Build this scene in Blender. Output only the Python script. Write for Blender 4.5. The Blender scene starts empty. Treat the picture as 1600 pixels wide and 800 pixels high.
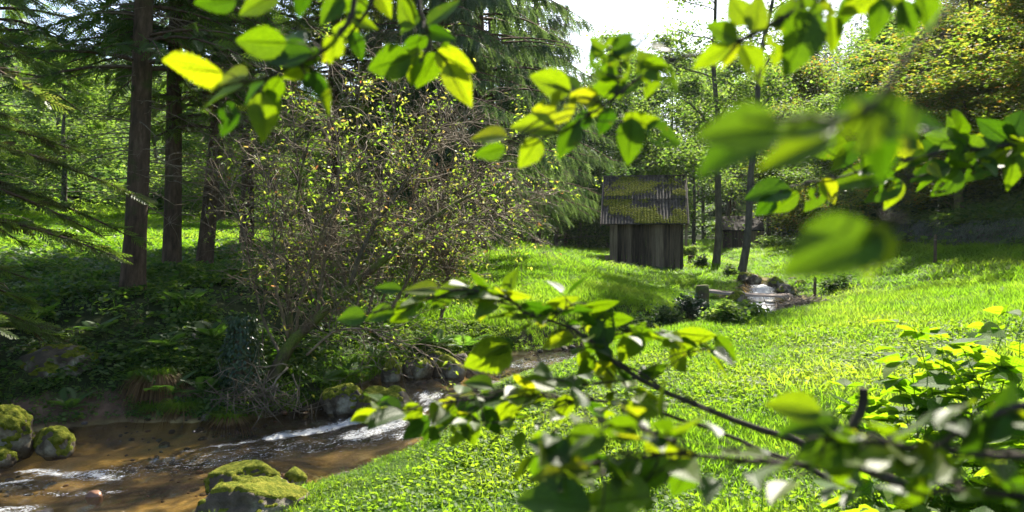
import bpy, math, random
import numpy as np
from mathutils import Vector, Matrix
RNG = np.random.default_rng(7)
random.seed(7)
S = bpy.context.scene
COL = S.collection
R = math.radians

# ------------------------------------------------------------------ camera, sky, sun
H = 2.6                      # camera height above the near water
FPX = 1256.0                 # focal length in photograph pixels (1600 wide)
cd = bpy.data.cameras.new('camera')
cam = bpy.data.objects.new('camera', cd); COL.objects.link(cam)
cam.location = (0, 0, H); cam.rotation_euler = (R(90), 0, 0)
cd.sensor_width = 36.0; cd.lens = 36.0 * FPX / 1600.0
cd.shift_y = -30.0 / 1600.0
cd.clip_start = 0.05; cd.clip_end = 2500
cd.dof.use_dof = True; cd.dof.focus_distance = 14.0; cd.dof.aperture_fstop = 4.0
S.camera = cam
SUN_AZ, SUN_EL = R(22), R(45)          # azimuth from +Y towards +X
W = bpy.data.worlds.new('World'); S.world = W; W.use_nodes = True
wn = W.node_tree
bg = wn.nodes['Background']
sky = wn.nodes.new('ShaderNodeTexSky'); sky.sky_type = 'NISHITA'; sky.sun_disc = False
sky.sun_elevation = SUN_EL; sky.sun_rotation = SUN_AZ
sky.air_density = 1.0; sky.dust_density = 2.5; sky.ozone_density = 1.0; sky.altitude = 400
wn.links.new(sky.outputs[0], bg.inputs[0]); bg.inputs[1].default_value = 0.09
sl = bpy.data.lights.new('sun', 'SUN'); sl.energy = 5.0; sl.angle = R(0.5); sl.color = (1.0, 0.93, 0.80)
sun = bpy.data.objects.new('sun', sl); COL.objects.link(sun)
sd_ = Vector((math.sin(SUN_AZ)*math.cos(SUN_EL), math.cos(SUN_AZ)*math.cos(SUN_EL), math.sin(SUN_EL)))
sun.rotation_euler = sd_.to_track_quat('Z', 'Y').to_euler(); sun.location = (0, 0, 60)
S.view_settings.view_transform = 'Standard'; S.view_settings.look = 'None'
S.view_settings.exposure = 1.92; S.view_settings.gamma = 1.0; S.view_settings.use_curve_mapping = False
S.render.engine = 'CYCLES'
S.cycles.max_bounces = 8; S.cycles.transparent_max_bounces = 12; S.cycles.diffuse_bounces = 3
S.cycles.glossy_bounces = 3; S.cycles.transmission_bounces = 5; S.cycles.volume_bounces = 0
S.cycles.use_denoising = True; S.cycles.sample_clamp_indirect = 6.0
S.cycles.caustics_reflective = False; S.cycles.caustics_refractive = False

# ------------------------------------------------------------------ helpers
def at(px, py, y):
    """the point at distance y along the valley seen at photograph pixel px, py"""
    return np.array([(px-800.0)/FPX*y, y, H+(370.0-py)/FPX*y])

def _h(ix, iy, iz, s):
    h = (ix.astype(np.int64)*374761393 + iy.astype(np.int64)*668265263 + iz.astype(np.int64)*1440662683 + s*974634777) & 0xffffffff
    h = ((h ^ (h >> 13))*1274126177) & 0xffffffff
    h = ((h ^ (h >> 16))*2246822519) & 0xffffffff
    return ((h ^ (h >> 15)) & 0xffffff)/float(0xffffff)
def vn(x, y, z=None, s=0):
    x = np.asarray(x, float); y = np.asarray(y, float); z = np.zeros_like(x) if z is None else np.asarray(z, float)
    ix, iy, iz = np.floor(x), np.floor(y), np.floor(z)
    fx, fy, fz = x-ix, y-iy, z-iz
    fx, fy, fz = fx*fx*(3-2*fx), fy*fy*(3-2*fy), fz*fz*(3-2*fz)
    r = 0
    for a in (0, 1):
        for b in (0, 1):
            for c in (0, 1):
                r = r + _h(ix+a, iy+b, iz+c, s)*(fx if a else 1-fx)*(fy if b else 1-fy)*(fz if c else 1-fz)
    return r*2-1
def fbm(x, y, z=None, o=4, s=0):
    r, a, f = 0, 0.5, 1.0
    for k in range(o):
        r = r + a*vn(np.asarray(x)*f, np.asarray(y)*f, None if z is None else np.asarray(z)*f, s+k*17); a *= .5; f *= 2.03
    return r
def sstep(a, b, x):
    t = np.clip((np.asarray(x, float)-a)/(b-a), 0, 1); return t*t*(3-2*t)
def nrm(v):
    v = np.asarray(v, float); n = np.linalg.norm(v, axis=-1, keepdims=True); return v/np.maximum(n, 1e-9)

class MB:
    """collects geometry, then links it as one mesh object"""
    def __init__(s): s.V = []; s.A = []; s.U = []; s.F3 = []; s.F4 = []; s.M3 = []; s.M4 = []; s.n = 0
    def add(s, v, f, a=0.5, mi=0, uv=None):
        v = np.asarray(v, float).reshape(-1, 3); f = np.asarray(f, np.int64)
        s.V.append(v); s.A.append(np.broadcast_to(np.asarray(a, float), (len(v),)).copy())
        s.U.append(np.zeros((len(v), 2)) if uv is None else np.asarray(uv, float))
        if len(f):
            (s.F3 if f.shape[1] == 3 else s.F4).append(f+s.n); (s.M3 if f.shape[1] == 3 else s.M4).append(np.full(len(f), mi))
        s.n += len(v); return s
    def mesh(s, name, mats, smooth=True, origin=(0, 0, 0), uv=False, cols=None):
        V = np.concatenate(s.V) - np.asarray(origin, float)
        f3 = np.concatenate(s.F3) if s.F3 else np.zeros((0, 3), np.int64); f4 = np.concatenate(s.F4) if s.F4 else np.zeros((0, 4), np.int64)
        m = bpy.data.meshes.new(name); m.vertices.add(len(V)); m.vertices.foreach_set('co', V.astype(np.float32).ravel())
        li = np.concatenate([f3.ravel(), f4.ravel()]); m.loops.add(len(li)); m.loops.foreach_set('vertex_index', li.astype(np.int32))
        nf = len(f3)+len(f4); m.polygons.add(nf)
        st = np.concatenate([np.arange(len(f3))*3, len(f3)*3+np.arange(len(f4))*4]).astype(np.int32)
        m.polygons.foreach_set('loop_start', st)
        mi = np.concatenate((s.M3 if s.M3 else [np.zeros(0)])+(s.M4 if s.M4 else [np.zeros(0)])).astype(np.int32)
        for x in (mats if isinstance(mats, (list, tuple)) else [mats]): m.materials.append(x)
        m.polygons.foreach_set('material_index', mi)
        m.polygons.foreach_set('use_smooth', np.full(nf, bool(smooth)))
        at_ = m.attributes.new('v', 'FLOAT', 'POINT'); at_.data.foreach_set('value', np.concatenate(s.A).astype(np.float32))
        if uv:
            u = np.concatenate(s.U); l = m.uv_layers.new(name='UVMap'); l.data.foreach_set('uv', u[li].astype(np.float32).ravel())
        if cols is not None:
            ca = m.attributes.new('col', 'FLOAT_COLOR', 'POINT'); c4 = np.ones((len(V), 4), np.float32); c4[:, :3] = cols; ca.data.foreach_set('color', c4.ravel())
        m.update(calc_edges=True); return m
    def build(s, name, mats, parent=None, smooth=True, uv=False, cols=None, origin=None):
        o0 = (0, 0, 0) if origin is None else origin
        if parent is not None and origin is None: o0 = tuple(parent.location)
        m = s.mesh(name, mats, smooth, o0, uv, cols)
        o = bpy.data.objects.new(name, m); COL.objects.link(o)
        if parent is not None: o.parent = parent
        elif origin is not None: o.location = origin
        return o
def tag(o, label=None, cat=None, group=None, kind=None):
    if label: o['label'] = label
    if cat: o['category'] = cat
    if group: o['group'] = group
    if kind: o['kind'] = kind
    return o
def empty(name, loc, label, cat, group=None, rz=0):
    o = bpy.data.objects.new(name, None); COL.objects.link(o); o.location = tuple(loc); o.rotation_euler = (0, 0, rz); o.empty_display_size = .2
    return tag(o, label, cat, group)
def put(name, mesh, parent=None, M=None):
    o = bpy.data.objects.new(name, mesh); COL.objects.link(o)
    if parent is not None: o.parent = parent
    if M is not None: o.matrix_local = M
    return o
def copy_tree(o, parent=None, kids=None):
    c = o.copy(); COL.objects.link(c)
    if parent is not None: c.parent = parent
    for ch in (KIDS.get(o.name) or list(o.children)): copy_tree(ch, c)
    return c
KIDS = {}

def tube(mb, pts, rad, n=6, a=0.5, mi=0, cap=True):
    P = np.asarray(pts, float); k = len(P); rad = np.broadcast_to(np.asarray(rad, float), (k,))
    T = nrm(np.gradient(P, axis=0))
    ref = np.array([0, 0, 1.0]) if abs(T[:, 2]).mean() < .8 else np.array([1.0, 0.13, 0])
    A = nrm(np.cross(T, ref)); B = np.cross(T, A)
    th = np.arange(n)/n*2*math.pi
    ring = P[:, None] + rad[:, None, None]*(np.cos(th)[None, :, None]*A[:, None]+np.sin(th)[None, :, None]*B[:, None])
    i = np.arange(k-1)[:, None]*n; j = np.arange(n)[None]; j2 = (j+1) % n
    f = np.stack([i+j, i+j2, i+n+j2, i+n+j], -1).reshape(-1, 4)
    mb.add(ring.reshape(-1, 3), f, a, mi)
    if cap and n > 3:
        base = mb.n - k*n
        mb.V.append(np.array([P[0], P[-1]])); mb.A.append(np.full(2, a if np.isscalar(a) else .5)); mb.U.append(np.zeros((2, 2)))
        c0, c1 = mb.n, mb.n+1; mb.n += 2
        jj = np.arange(n); e = base+(k-1)*n
        mb.F3.append(np.concatenate([np.stack([np.full(n, c0), base+(jj+1) % n, base+jj], -1), np.stack([np.full(n, c1), e+jj, e+(jj+1) % n], -1)]))
        mb.M3.append(np.full(2*n, mi))
def smooth_path(pts, k=24):
    P = np.asarray(pts, float)
    if len(P) < 3: t = np.linspace(0, 1, k)[:, None]; return P[0]*(1-t)+P[-1]*t
    Q = np.concatenate([[2*P[0]-P[1]], P, [2*P[-1]-P[-2]]]); out = []
    m = max(2, k//(len(P)-1))
    for i in range(len(P)-1):
        t = np.linspace(0, 1, m, endpoint=False)[:, None]; a, b, c, d = Q[i:i+4]
        out.append(.5*((2*b)+(-a+c)*t+(2*a-5*b+4*c-d)*t*t+(-a+3*b-3*c+d)*t**3))
    out.append(P[-1:]); return np.concatenate(out)
def box(mb, c, sx, sy, sz, rot=None, a=.5, mi=0):
    v = np.array([[x, y, z] for z in (-.5, .5) for y in (-.5, .5) for x in (-.5, .5)])*[sx, sy, sz]
    if rot is not None: v = v @ np.asarray(rot).T
    f = [[0, 2, 3, 1], [4, 5, 7, 6], [0, 1, 5, 4], [2, 6, 7, 3], [0, 4, 6, 2], [1, 3, 7, 5]]
    mb.add(v+np.asarray(c), f, a, mi)
def stamp(mb, tv, tf, M3, T, a=None, mi=0):
    """many copies of a small template (tv, tf) by 3x3 matrices M3 and offsets T"""
    n, k = len(M3), len(tv)
    v = np.einsum('nij,kj->nki', M3, tv)+T[:, None]
    f = (tf[None]+(np.arange(n)*k)[:, None, None]).reshape(-1, tf.shape[1])
    aa = np.repeat(RNG.random(n) if a is None else np.broadcast_to(a, (n,)), k)
    mb.add(v.reshape(-1, 3), f, aa, mi)
def frames(d, up=None, roll=None):
    """3x3 with y axis along d; z near up, rolled"""
    d = nrm(d); n = len(d)
    up = np.tile([0, 0, 1.0], (n, 1)) if up is None else np.asarray(up, float)
    x = np.cross(d, up); bad = np.linalg.norm(x, axis=1) < 1e-3; x[bad] = [1, 0, 0]; x = nrm(x); z = np.cross(x, d)
    if roll is not None:
        c, s = np.cos(roll)[:, None], np.sin(roll)[:, None]; x, z = x*c+z*s, z*c-x*s
    return np.stack([x, d, z], -1)
def rdir(n, zmin=-1, zmax=1):
    z = RNG.uniform(zmin, zmax, n); p = RNG.uniform(0, 2*math.pi, n); r = np.sqrt(np.maximum(0, 1-z*z))
    return np.stack([r*np.cos(p), r*np.sin(p), z], -1)

# ------------------------------------------------------------------ materials
def new_mat(name):
    m = bpy.data.materials.new(name); m.use_nodes = True; nt = m.node_tree; nt.nodes.clear()
    out = nt.nodes.new('ShaderNodeOutputMaterial')
    def N(t, **k):
        n = nt.nodes.new(t)
        for a, b in k.items():
            if a.startswith('i_'): n.inputs[a[2:].replace('_', ' ')].default_value = b
            else: setattr(n, a, b)
        return n
    return m, nt, N, nt.links.new, out
def ramp(N, stops):
    r = N('ShaderNodeValToRGB'); e = r.color_ramp.elements
    while len(e) < len(stops): e.new(.5)
    for el, (p, c) in zip(e, stops): el.position = p; el.color = (*c, 1)
    return r
def noise(N, L, nt, scale, detail=4, rough=.6, coord='Object', stretch=None):
    tc = N('ShaderNodeTexCoord'); n = N('ShaderNodeTexNoise'); n.inputs['Scale'].default_value = scale
    n.inputs['Detail'].default_value = detail; n.inputs['Roughness'].default_value = rough
    src = tc.outputs[coord] if coord != 'Position' else N('ShaderNodeNewGeometry').outputs['Position']
    if stretch:
        mp = N('ShaderNodeMapping'); mp.inputs['Scale'].default_value = stretch; L(src, mp.inputs[0]); src = mp.outputs[0]
    L(src, n.inputs['Vector']); return n
def leaf_mat(name, stops, tstops, tw=.5, rough=.42, spec=.45, veins=False, objrand=False):
    m, nt, N, L, out = new_mat(name)
    at_ = N('ShaderNodeAttribute', attribute_name='v'); fac = at_.outputs['Fac']
    if objrand:
        oi = N('ShaderNodeObjectInfo'); fac = oi.outputs['Random']
    if name.startswith('grass') or 'far' in name:
        nz = noise(N, L, nt, .35, 3, coord='Position'); mx = N('ShaderNodeMath', operation='MULTIPLY_ADD'); mx.inputs[1].default_value = .55
        ad = N('ShaderNodeMath', operation='MULTIPLY_ADD'); L(nz.outputs[0], ad.inputs[0]); ad.inputs[1].default_value = 2.3; ad.inputs[2].default_value = -.92
        L(fac, mx.inputs[0]); L(ad.outputs[0], mx.inputs[2]); fac = mx.outputs[0]
    r1, r2 = ramp(N, stops), ramp(N, tstops); L(fac, r1.inputs[0]); L(fac, r2.inputs[0])
    p = N('ShaderNodeBsdfPrincipled'); p.inputs['Roughness'].default_value = rough; p.inputs['Specular IOR Level'].default_value = spec
    t = N('ShaderNodeBsdfTranslucent'); mix = N('ShaderNodeMixShader'); mix.inputs[0].default_value = tw
    c1, c2 = r1.outputs[0], r2.outputs[0]
    if veins:
        uv = N('ShaderNodeUVMap'); sx = N('ShaderNodeSeparateXYZ'); L(uv.outputs[0], sx.inputs[0])
        ab = N('ShaderNodeMath', operation='ABSOLUTE'); L(sx.outputs[0], ab.inputs[0])
        k = N('ShaderNodeMath', operation='MULTIPLY_ADD'); L(ab.outputs[0], k.inputs[0]); k.inputs[1].default_value = -.30; L(sx.outputs[1], k.inputs[2])
        k2 = N('ShaderNodeMath', operation='MULTIPLY'); L(k.outputs[0], k2.inputs[0]); k2.inputs[1].default_value = 11
        fr = N('ShaderNodeMath', operation='PINGPONG'); L(k2.outputs[0], fr.inputs[0]); fr.inputs[1].default_value = .5
        v1 = N('ShaderNodeMapRange'); L(fr.outputs[0], v1.inputs[0]); v1.inputs[1].default_value = .0; v1.inputs[2].default_value = .16; v1.inputs[3].default_value = 1; v1.inputs[4].default_value = 0
        v2 = N('ShaderNodeMapRange'); L(ab.outputs[0], v2.inputs[0]); v2.inputs[1].default_value = .02; v2.inputs[2].default_value = .07; v2.inputs[3].default_value = 1; v2.inputs[4].default_value = 0
        mxv = N('ShaderNodeMath', operation='MAXIMUM'); L(v1.outputs[0], mxv.inputs[0]); L(v2.outputs[0], mxv.inputs[1])
        nz = noise(N, L, nt, 9, 5, coord='UV'); rr = ramp(N, [(.38, (.55, .62, .5)), (.62, (1.15, 1.1, 1.0))]); L(nz.outputs[0], rr.inputs[0])
        for which in (0, 1):
            mm = N('ShaderNodeMix', data_type='RGBA', blend_type='MULTIPLY'); mm.inputs[0].default_value = .8
            L((c1, c2)[which], mm.inputs[6]); L(rr.outputs[0], mm.inputs[7])
            m2 = N('ShaderNodeMix', data_type='RGBA', blend_type='MULTIPLY'); L(mxv.outputs[0], m2.inputs[0]); L(mm.outputs[2], m2.inputs[6])
            m2.inputs[7].default_value = (1.6, 1.35, 1.2, 1) if which == 0 else (.45, .55, .4, 1)
            if which == 0: c1 = m2.outputs[2]
            else: c2 = m2.outputs[2]
        n5 = noise(N, L, nt, 5.5, 4, .7, coord='Object'); sp = N('ShaderNodeMapRange'); L(n5.outputs[0], sp.inputs[0]); sp.inputs[1].default_value = .66; sp.inputs[2].default_value = .72
        for which in (0, 1):
            m3 = N('ShaderNodeMix', data_type='RGBA'); L(sp.outputs[0], m3.inputs[0]); L((c1, c2)[which], m3.inputs[6]); m3.inputs[7].default_value = (.11, .06, .02, 1) if which == 0 else (.20, .10, .02, 1)
            if which == 0: c1 = m3.outputs[2]
            else: c2 = m3.outputs[2]
        bp = N('ShaderNodeBump'); bp.inputs['Strength'].default_value = .7; bp.inputs['Distance'].default_value = .006
        L(mxv.outputs[0], bp.inputs['Height']); L(bp.outputs[0], p.inputs['Normal'])
    L(c1, p.inputs['Base Color']); L(c2, t.inputs[0]); L(p.outputs[0], mix.inputs[1]); L(t.outputs[0], mix.inputs[2]); L(mix.outputs[0], out.inputs[0])
    return m
def rough_mat(name, stops, scale=6, detail=8, rough=.85, bump=.5, bdist=.02, stretch=None, coord='Object', spec=.3, attr=None, objrand=0.0, second=None):
    m, nt, N, L, out = new_mat(name)
    n = noise(N, L, nt, scale, detail, .65, coord, stretch); fac = n.outputs[0]
    if objrand:
        oi = N('ShaderNodeObjectInfo'); ma = N('ShaderNodeMath', operation='MULTIPLY_ADD'); L(oi.outputs['Random'], ma.inputs[0]); ma.inputs[1].default_value = objrand
        sb = N('ShaderNodeMath', operation='ADD'); L(fac, ma.inputs[2]); L(ma.outputs[0], sb.inputs[0]); sb.inputs[1].default_value = -objrand/2; fac = sb.outputs[0]
    r = ramp(N, stops); L(fac, r.inputs[0]); c = r.outputs[0]
    if second:      # (scale, lo, hi, colour stops): patches of moss or lichen
        n2 = noise(N, L, nt, second[0], 6, .6, second[4] if len(second) > 4 else coord); mr = N('ShaderNodeMapRange'); L(n2.outputs[0], mr.inputs[0]); mr.inputs[1].default_value = second[1]; mr.inputs[2].default_value = second[2]
        r3 = ramp(N, second[3]); n3 = noise(N, L, nt, scale*3, 4, .6, coord); L(n3.outputs[0], r3.inputs[0])
        mm = N('ShaderNodeMix', data_type='RGBA'); L(mr.outputs[0], mm.inputs[0]); L(c, mm.inputs[6]); L(r3.outputs[0], mm.inputs[7]); c = mm.outputs[2]
    if attr:
        ca = N('ShaderNodeAttribute', attribute_name=attr); mm = N('ShaderNodeMix', data_type='RGBA', blend_type='MULTIPLY'); mm.inputs[0].default_value = 1
        L(ca.outputs['Color'], mm.inputs[6]); L(c, mm.inputs[7]); c = mm.outputs[2]
    p = N('ShaderNodeBsdfPrincipled'); p.inputs['Roughness'].default_value = rough; p.inputs['Specular IOR Level'].default_value = spec
    L(c, p.inputs['Base Color'])
    if bump:
        nb = noise(N, L, nt, scale*2.3, 8, .7, coord, stretch); b = N('ShaderNodeBump'); b.inputs['Strength'].default_value = bump; b.inputs['Distance'].default_value = bdist
        L(nb.outputs[0], b.inputs['Height']); L(b.outputs[0], p.inputs['Normal'])
    L(p.outputs[0], out.inputs[0]); return m

G = lambda *a: a
M = {}
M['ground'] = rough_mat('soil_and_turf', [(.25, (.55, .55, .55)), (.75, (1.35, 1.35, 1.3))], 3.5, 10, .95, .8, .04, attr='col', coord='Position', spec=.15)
M['spruce_bark'] = rough_mat('spruce_bark', [(.3, (.04, .027, .018)), (.55, (.125, .08, .052)), (.8, (.24, .165, .115))], 9, 8, .95, 1.0, .03, (1, 1, .28), second=(2.2, .55, .72, [(.3, (.04, .06, .015)), (.7, (.09, .11, .03))]))
M['grey_bark'] = rough_mat('grey_bark', [(.3, (.04, .035, .028)), (.7, (.15, .13, .10))], 8, 8, .9, .9, .02, (1, 1, .3))
M['mossy_bark'] = rough_mat('mossy_bark', [(.3, (.04, .03, .02)), (.7, (.14, .10, .06))], 14, 8, .95, 1.0, .02, (1, 1, .4), second=(3.5, .42, .58, [(.3, (.05, .08, .012)), (.7, (.16, .20, .03))]))
M['twig'] = rough_mat('twig_bark', [(.3, (.075, .055, .035)), (.7, (.23, .185, .125))], 6, 4, .8, .2, .005, spec=.2)
M['dead_twig'] = rough_mat('dead_wood', [(.3, (.12, .085, .055)), (.7, (.34, .27, .19))], 8, 5, .8, .4, .006)
M['near_twig'] = rough_mat('hornbeam_bark', [(.3, (.022, .017, .012)), (.7, (.07, .055, .042))], 40, 5, .8, .4, .002, spec=.15)
M['spruce'] = leaf_mat('spruce_needles', [(0, (.018, .042, .012)), (.6, (.045, .095, .02)), (1, (.085, .125, .028))], [(0, (.06, .16, .015)), (1, (.28, .46, .03))], .46, .5, .3)
M['spruce_warm'] = leaf_mat('spruce_needles_dry', [(0, (.075, .05, .025)), (.45, (.06, .09, .02)), (1, (.09, .14, .025))], [(0, (.16, .12, .03)), (.5, (.18, .30, .03)), (1, (.36, .54, .04))], .46, .5, .3)
M['weep'] = leaf_mat('weeping_spruce_needles', [(0, (.03, .06, .03)), (.6, (.06, .11, .045)), (1, (.11, .16, .06))], [(0, (.07, .15, .03)), (1, (.22, .32, .07))], .4, .5, .3)
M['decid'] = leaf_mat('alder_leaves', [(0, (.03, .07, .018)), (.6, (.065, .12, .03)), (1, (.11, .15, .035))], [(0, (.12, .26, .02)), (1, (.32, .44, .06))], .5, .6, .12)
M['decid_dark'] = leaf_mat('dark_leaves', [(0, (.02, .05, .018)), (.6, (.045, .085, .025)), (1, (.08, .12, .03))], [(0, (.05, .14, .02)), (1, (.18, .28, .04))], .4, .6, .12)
M['autumn'] = leaf_mat('autumn_beech_leaves', [(0, (.05, .08, .015)), (.45, (.10, .115, .022)), (.8, (.155, .125, .025)), (1, (.17, .085, .022))], [(0, (.12, .25, .015)), (.55, (.26, .34, .025)), (.88, (.44, .36, .04)), (1, (.4, .2, .03))], .58, .6, .12)
M['shrub'] = leaf_mat('shrub_leaves', [(0, (.05, .11, .018)), (.65, (.10, .16, .03)), (.93, (.17, .17, .045)), (1, (.2, .09, .05))], [(0, (.20, .42, .02)), (.65, (.42, .56, .04)), (.93, (.6, .56, .10)), (1, (.5, .2, .08))], .5, .5, .2)
M['grass'] = leaf_mat('grass_blades', [(0, (.035, .085, .01)), (.5, (.07, .13, .016)), (1, (.12, .155, .028))], [(0, (.18, .38, .012)), (.5, (.26, .50, .015)), (1, (.42, .58, .04))], .5, .55, .08)
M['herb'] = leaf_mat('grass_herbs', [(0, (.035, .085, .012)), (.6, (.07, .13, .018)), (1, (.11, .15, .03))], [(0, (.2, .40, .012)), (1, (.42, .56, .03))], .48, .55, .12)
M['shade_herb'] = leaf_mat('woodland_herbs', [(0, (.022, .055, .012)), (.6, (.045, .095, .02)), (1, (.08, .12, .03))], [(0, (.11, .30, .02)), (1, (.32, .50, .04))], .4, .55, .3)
M['ivy'] = leaf_mat('ivy_leaves', [(0, (.012, .035, .014)), (.7, (.03, .07, .022)), (1, (.06, .09, .025))], [(0, (.03, .08, .02)), (1, (.08, .16, .03))], .25, .35, .5)
M['fern'] = leaf_mat('fern_fronds', [(0, (.03, .075, .018)), (1, (.06, .12, .025))], [(0, (.12, .32, .02)), (1, (.26, .46, .04))], .45, .45, .4)
M['dead_grass'] = leaf_mat('dead_sedge', [(0, (.10, .06, .025)), (1, (.24, .15, .06))], [(0, (.16, .09, .03)), (1, (.36, .22, .08))], .35, .6, .2)
M['leaf'] = leaf_mat('hornbeam_leaf', [(0, (.030, .070, .008)), (.6, (.055, .100, .010)), (1, (.09, .12, .014))], [(0, (.045, .13, .002)), (.5, (.15, .27, .002)), (.85, (.30, .42, .004)), (1, (.44, .48, .006))], .5, .45, .34, veins=True, objrand=True)
M['bramble'] = leaf_mat('bramble_leaf', [(0, (.04, .10, .014)), (.6, (.065, .14, .018)), (1, (.10, .16, .025))], [(0, (.22, .46, .006)), (1, (.42, .60, .015))], .58, .6, .15, veins=True, objrand=True)
M['rock'] = rough_mat('sandstone_rock', [(.3, (.030, .022, .013)), (.6, (.09, .066, .040)), (.8, (.19, .145, .09))], 5, 10, .75, 1.0, .03, spec=.4, second=(2.6, .52, .66, [(.3, (.16, .15, .10)), (.7, (.34, .31, .22))]))
M['wet_rock'] = rough_mat('wet_red_stone', [(.3, (.08, .035, .02)), (.7, (.26, .12, .06))], 7, 8, .35, .5, .01, spec=.6)
M['moss'] = rough_mat('moss', [(.30, (.045, .065, .007)), (.48, (.14, .165, .014)), (.7, (.30, .28, .04))], 16, 12, .95, 1.0, .06, spec=.1)
M['plank'] = rough_mat('weathered_plank', [(.22, (.03, .022, .016)), (.45, (.12, .085, .058)), (.68, (.24, .175, .12)), (.9, (.32, .25, .17))], 4.5, 8, .9, .8, .02, (3.2, 3.2, .22), coord='Position', objrand=.45, spec=.2)
M['roof'] = rough_mat('weathered_roof_tile', [(.28, (.03, .024, .021)), (.55, (.08, .066, .058)), (.8, (.19, .16, .145))], 7, 8, .85, .7, .015, coord='Position', objrand=.25, spec=.3)
M['stone'] = rough_mat('foundation_stone', [(.3, (.06, .05, .05)), (.7, (.22, .18, .17))], 6, 8, .9, .7, .02, objrand=.3)
M['post'] = rough_mat('post_wood', [(.3, (.05, .032, .018)), (.7, (.18, .12, .07))], 12, 6, .9, .6, .01, (1, 1, .15))
M['bridge'] = rough_mat('bridge_plank_wood', [(.3, (.15, .11, .09)), (.7, (.42, .34, .28))], 9, 6, .85, .5, .01, (.3, 2, 2), coord='Position', objrand=.2)
M['far_spruce'] = leaf_mat('far_spruce_needles', [(0, (.015, .035, .016)), (1, (.045, .08, .03))], [(0, (.03, .07, .02)), (1, (.08, .14, .03))], .25, .6, .2)

# water: a clear brown stream, fresnel reflections over a tinted view of its bed, white where it breaks and in specks painted as glints
M['dark_roof'] = rough_mat('dark_roof', [(.3, (.018, .017, .016)), (.7, (.06, .052, .045))], 6, 6, .95, .4, .01, spec=.1)
def water_mat():
    m, nt, N, L, out = new_mat('stream_water')
    gl = N('ShaderNodeBsdfGlossy'); gl.inputs['Roughness'].default_value = .05
    tr = N('ShaderNodeBsdfTransparent'); tr.inputs[0].default_value = (.86, .77, .56, 1)
    fr = N('ShaderNodeFresnel'); fr.inputs[0].default_value = 1.33
    n1 = noise(N, L, nt, 9, 5, .6, 'UV', (1, 2.2, 1)); n2 = noise(N, L, nt, 34, 4, .6, 'UV', (1, 1.6, 1))
    ad = N('ShaderNodeMath', operation='MULTIPLY_ADD'); L(n2.outputs[0], ad.inputs[0]); ad.inputs[1].default_value = .45; L(n1.outputs[0], ad.inputs[2])
    bp = N('ShaderNodeBump'); bp.inputs['Strength'].default_value = .8; bp.inputs['Distance'].default_value = .10; L(ad.outputs[0], bp.inputs['Height'])
    L(bp.outputs[0], gl.inputs['Normal']); L(bp.outputs[0], fr.inputs['Normal'])
    mx = N('ShaderNodeMixShader'); L(fr.outputs[0], mx.inputs[0]); L(tr.outputs[0], mx.inputs[1]); L(gl.outputs[0], mx.inputs[2])
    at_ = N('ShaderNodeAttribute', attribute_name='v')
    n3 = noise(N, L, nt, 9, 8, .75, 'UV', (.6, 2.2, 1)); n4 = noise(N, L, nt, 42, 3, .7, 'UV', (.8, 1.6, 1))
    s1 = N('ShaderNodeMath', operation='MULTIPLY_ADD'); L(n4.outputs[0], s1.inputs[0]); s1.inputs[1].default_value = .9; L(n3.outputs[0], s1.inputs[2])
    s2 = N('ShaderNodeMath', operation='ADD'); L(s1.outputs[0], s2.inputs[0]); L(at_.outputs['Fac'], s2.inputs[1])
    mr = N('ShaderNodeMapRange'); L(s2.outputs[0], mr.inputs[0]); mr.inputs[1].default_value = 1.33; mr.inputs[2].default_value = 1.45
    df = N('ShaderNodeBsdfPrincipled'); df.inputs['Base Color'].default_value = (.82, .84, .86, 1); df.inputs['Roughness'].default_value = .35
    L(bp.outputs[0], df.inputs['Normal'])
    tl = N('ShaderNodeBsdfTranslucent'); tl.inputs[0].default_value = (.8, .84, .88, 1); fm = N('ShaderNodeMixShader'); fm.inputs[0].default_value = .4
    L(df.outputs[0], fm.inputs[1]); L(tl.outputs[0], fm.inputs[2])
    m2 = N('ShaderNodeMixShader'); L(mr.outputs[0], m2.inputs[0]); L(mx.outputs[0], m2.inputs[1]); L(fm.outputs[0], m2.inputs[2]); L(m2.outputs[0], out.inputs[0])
    return m
M['water'] = water_mat()

# ------------------------------------------------------------------ terrain
# stream: x, y, water height, half width towards the left bank, half width towards the right bank
ST = np.array([(-17, 2.5, -.35, 1.4, 3.2), (-11.5, 5.6, -.2, 1.2, 3.2), (-8, 7.3, -.06, 1.3, 4.0), (-5.3, 8.8, 0, 2.3, 3.25), (-3.0, 10.0, .02, 1.55, 1.95), (-1.7, 11.2, .08, 1.35, 1.2),
               (-1.25, 12.2, .25, 1.25, .85), (-.6, 13.4, .28, 1.15, 1.0), (.6, 14.8, .30, .9, 1.0), (2.2, 16.4, .33, .7, .9), (4.2, 18.2, .42, .7, .8), (6.0, 20.0, .52, .7, .9),
               (7.1, 22, .70, .7, .9), (7.7, 24, .86, .75, .8), (8.2, 26, .98, .8, .7), (8.7, 28.5, 1.05, .4, .3), (9.3, 32, 1.12, .15, .15), (11, 40, 1.3, .12, .12), (13, 60, 1.5, .12, .12), (16, 90, 2.0, .12, .12)])
SD = smooth_path(ST, 19*40)
TAN = nrm(np.gradient(SD[:, :2], axis=0)); ARC = np.concatenate([[0], np.cumsum(np.linalg.norm(np.diff(SD[:, :2], axis=0), axis=1))])
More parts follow.
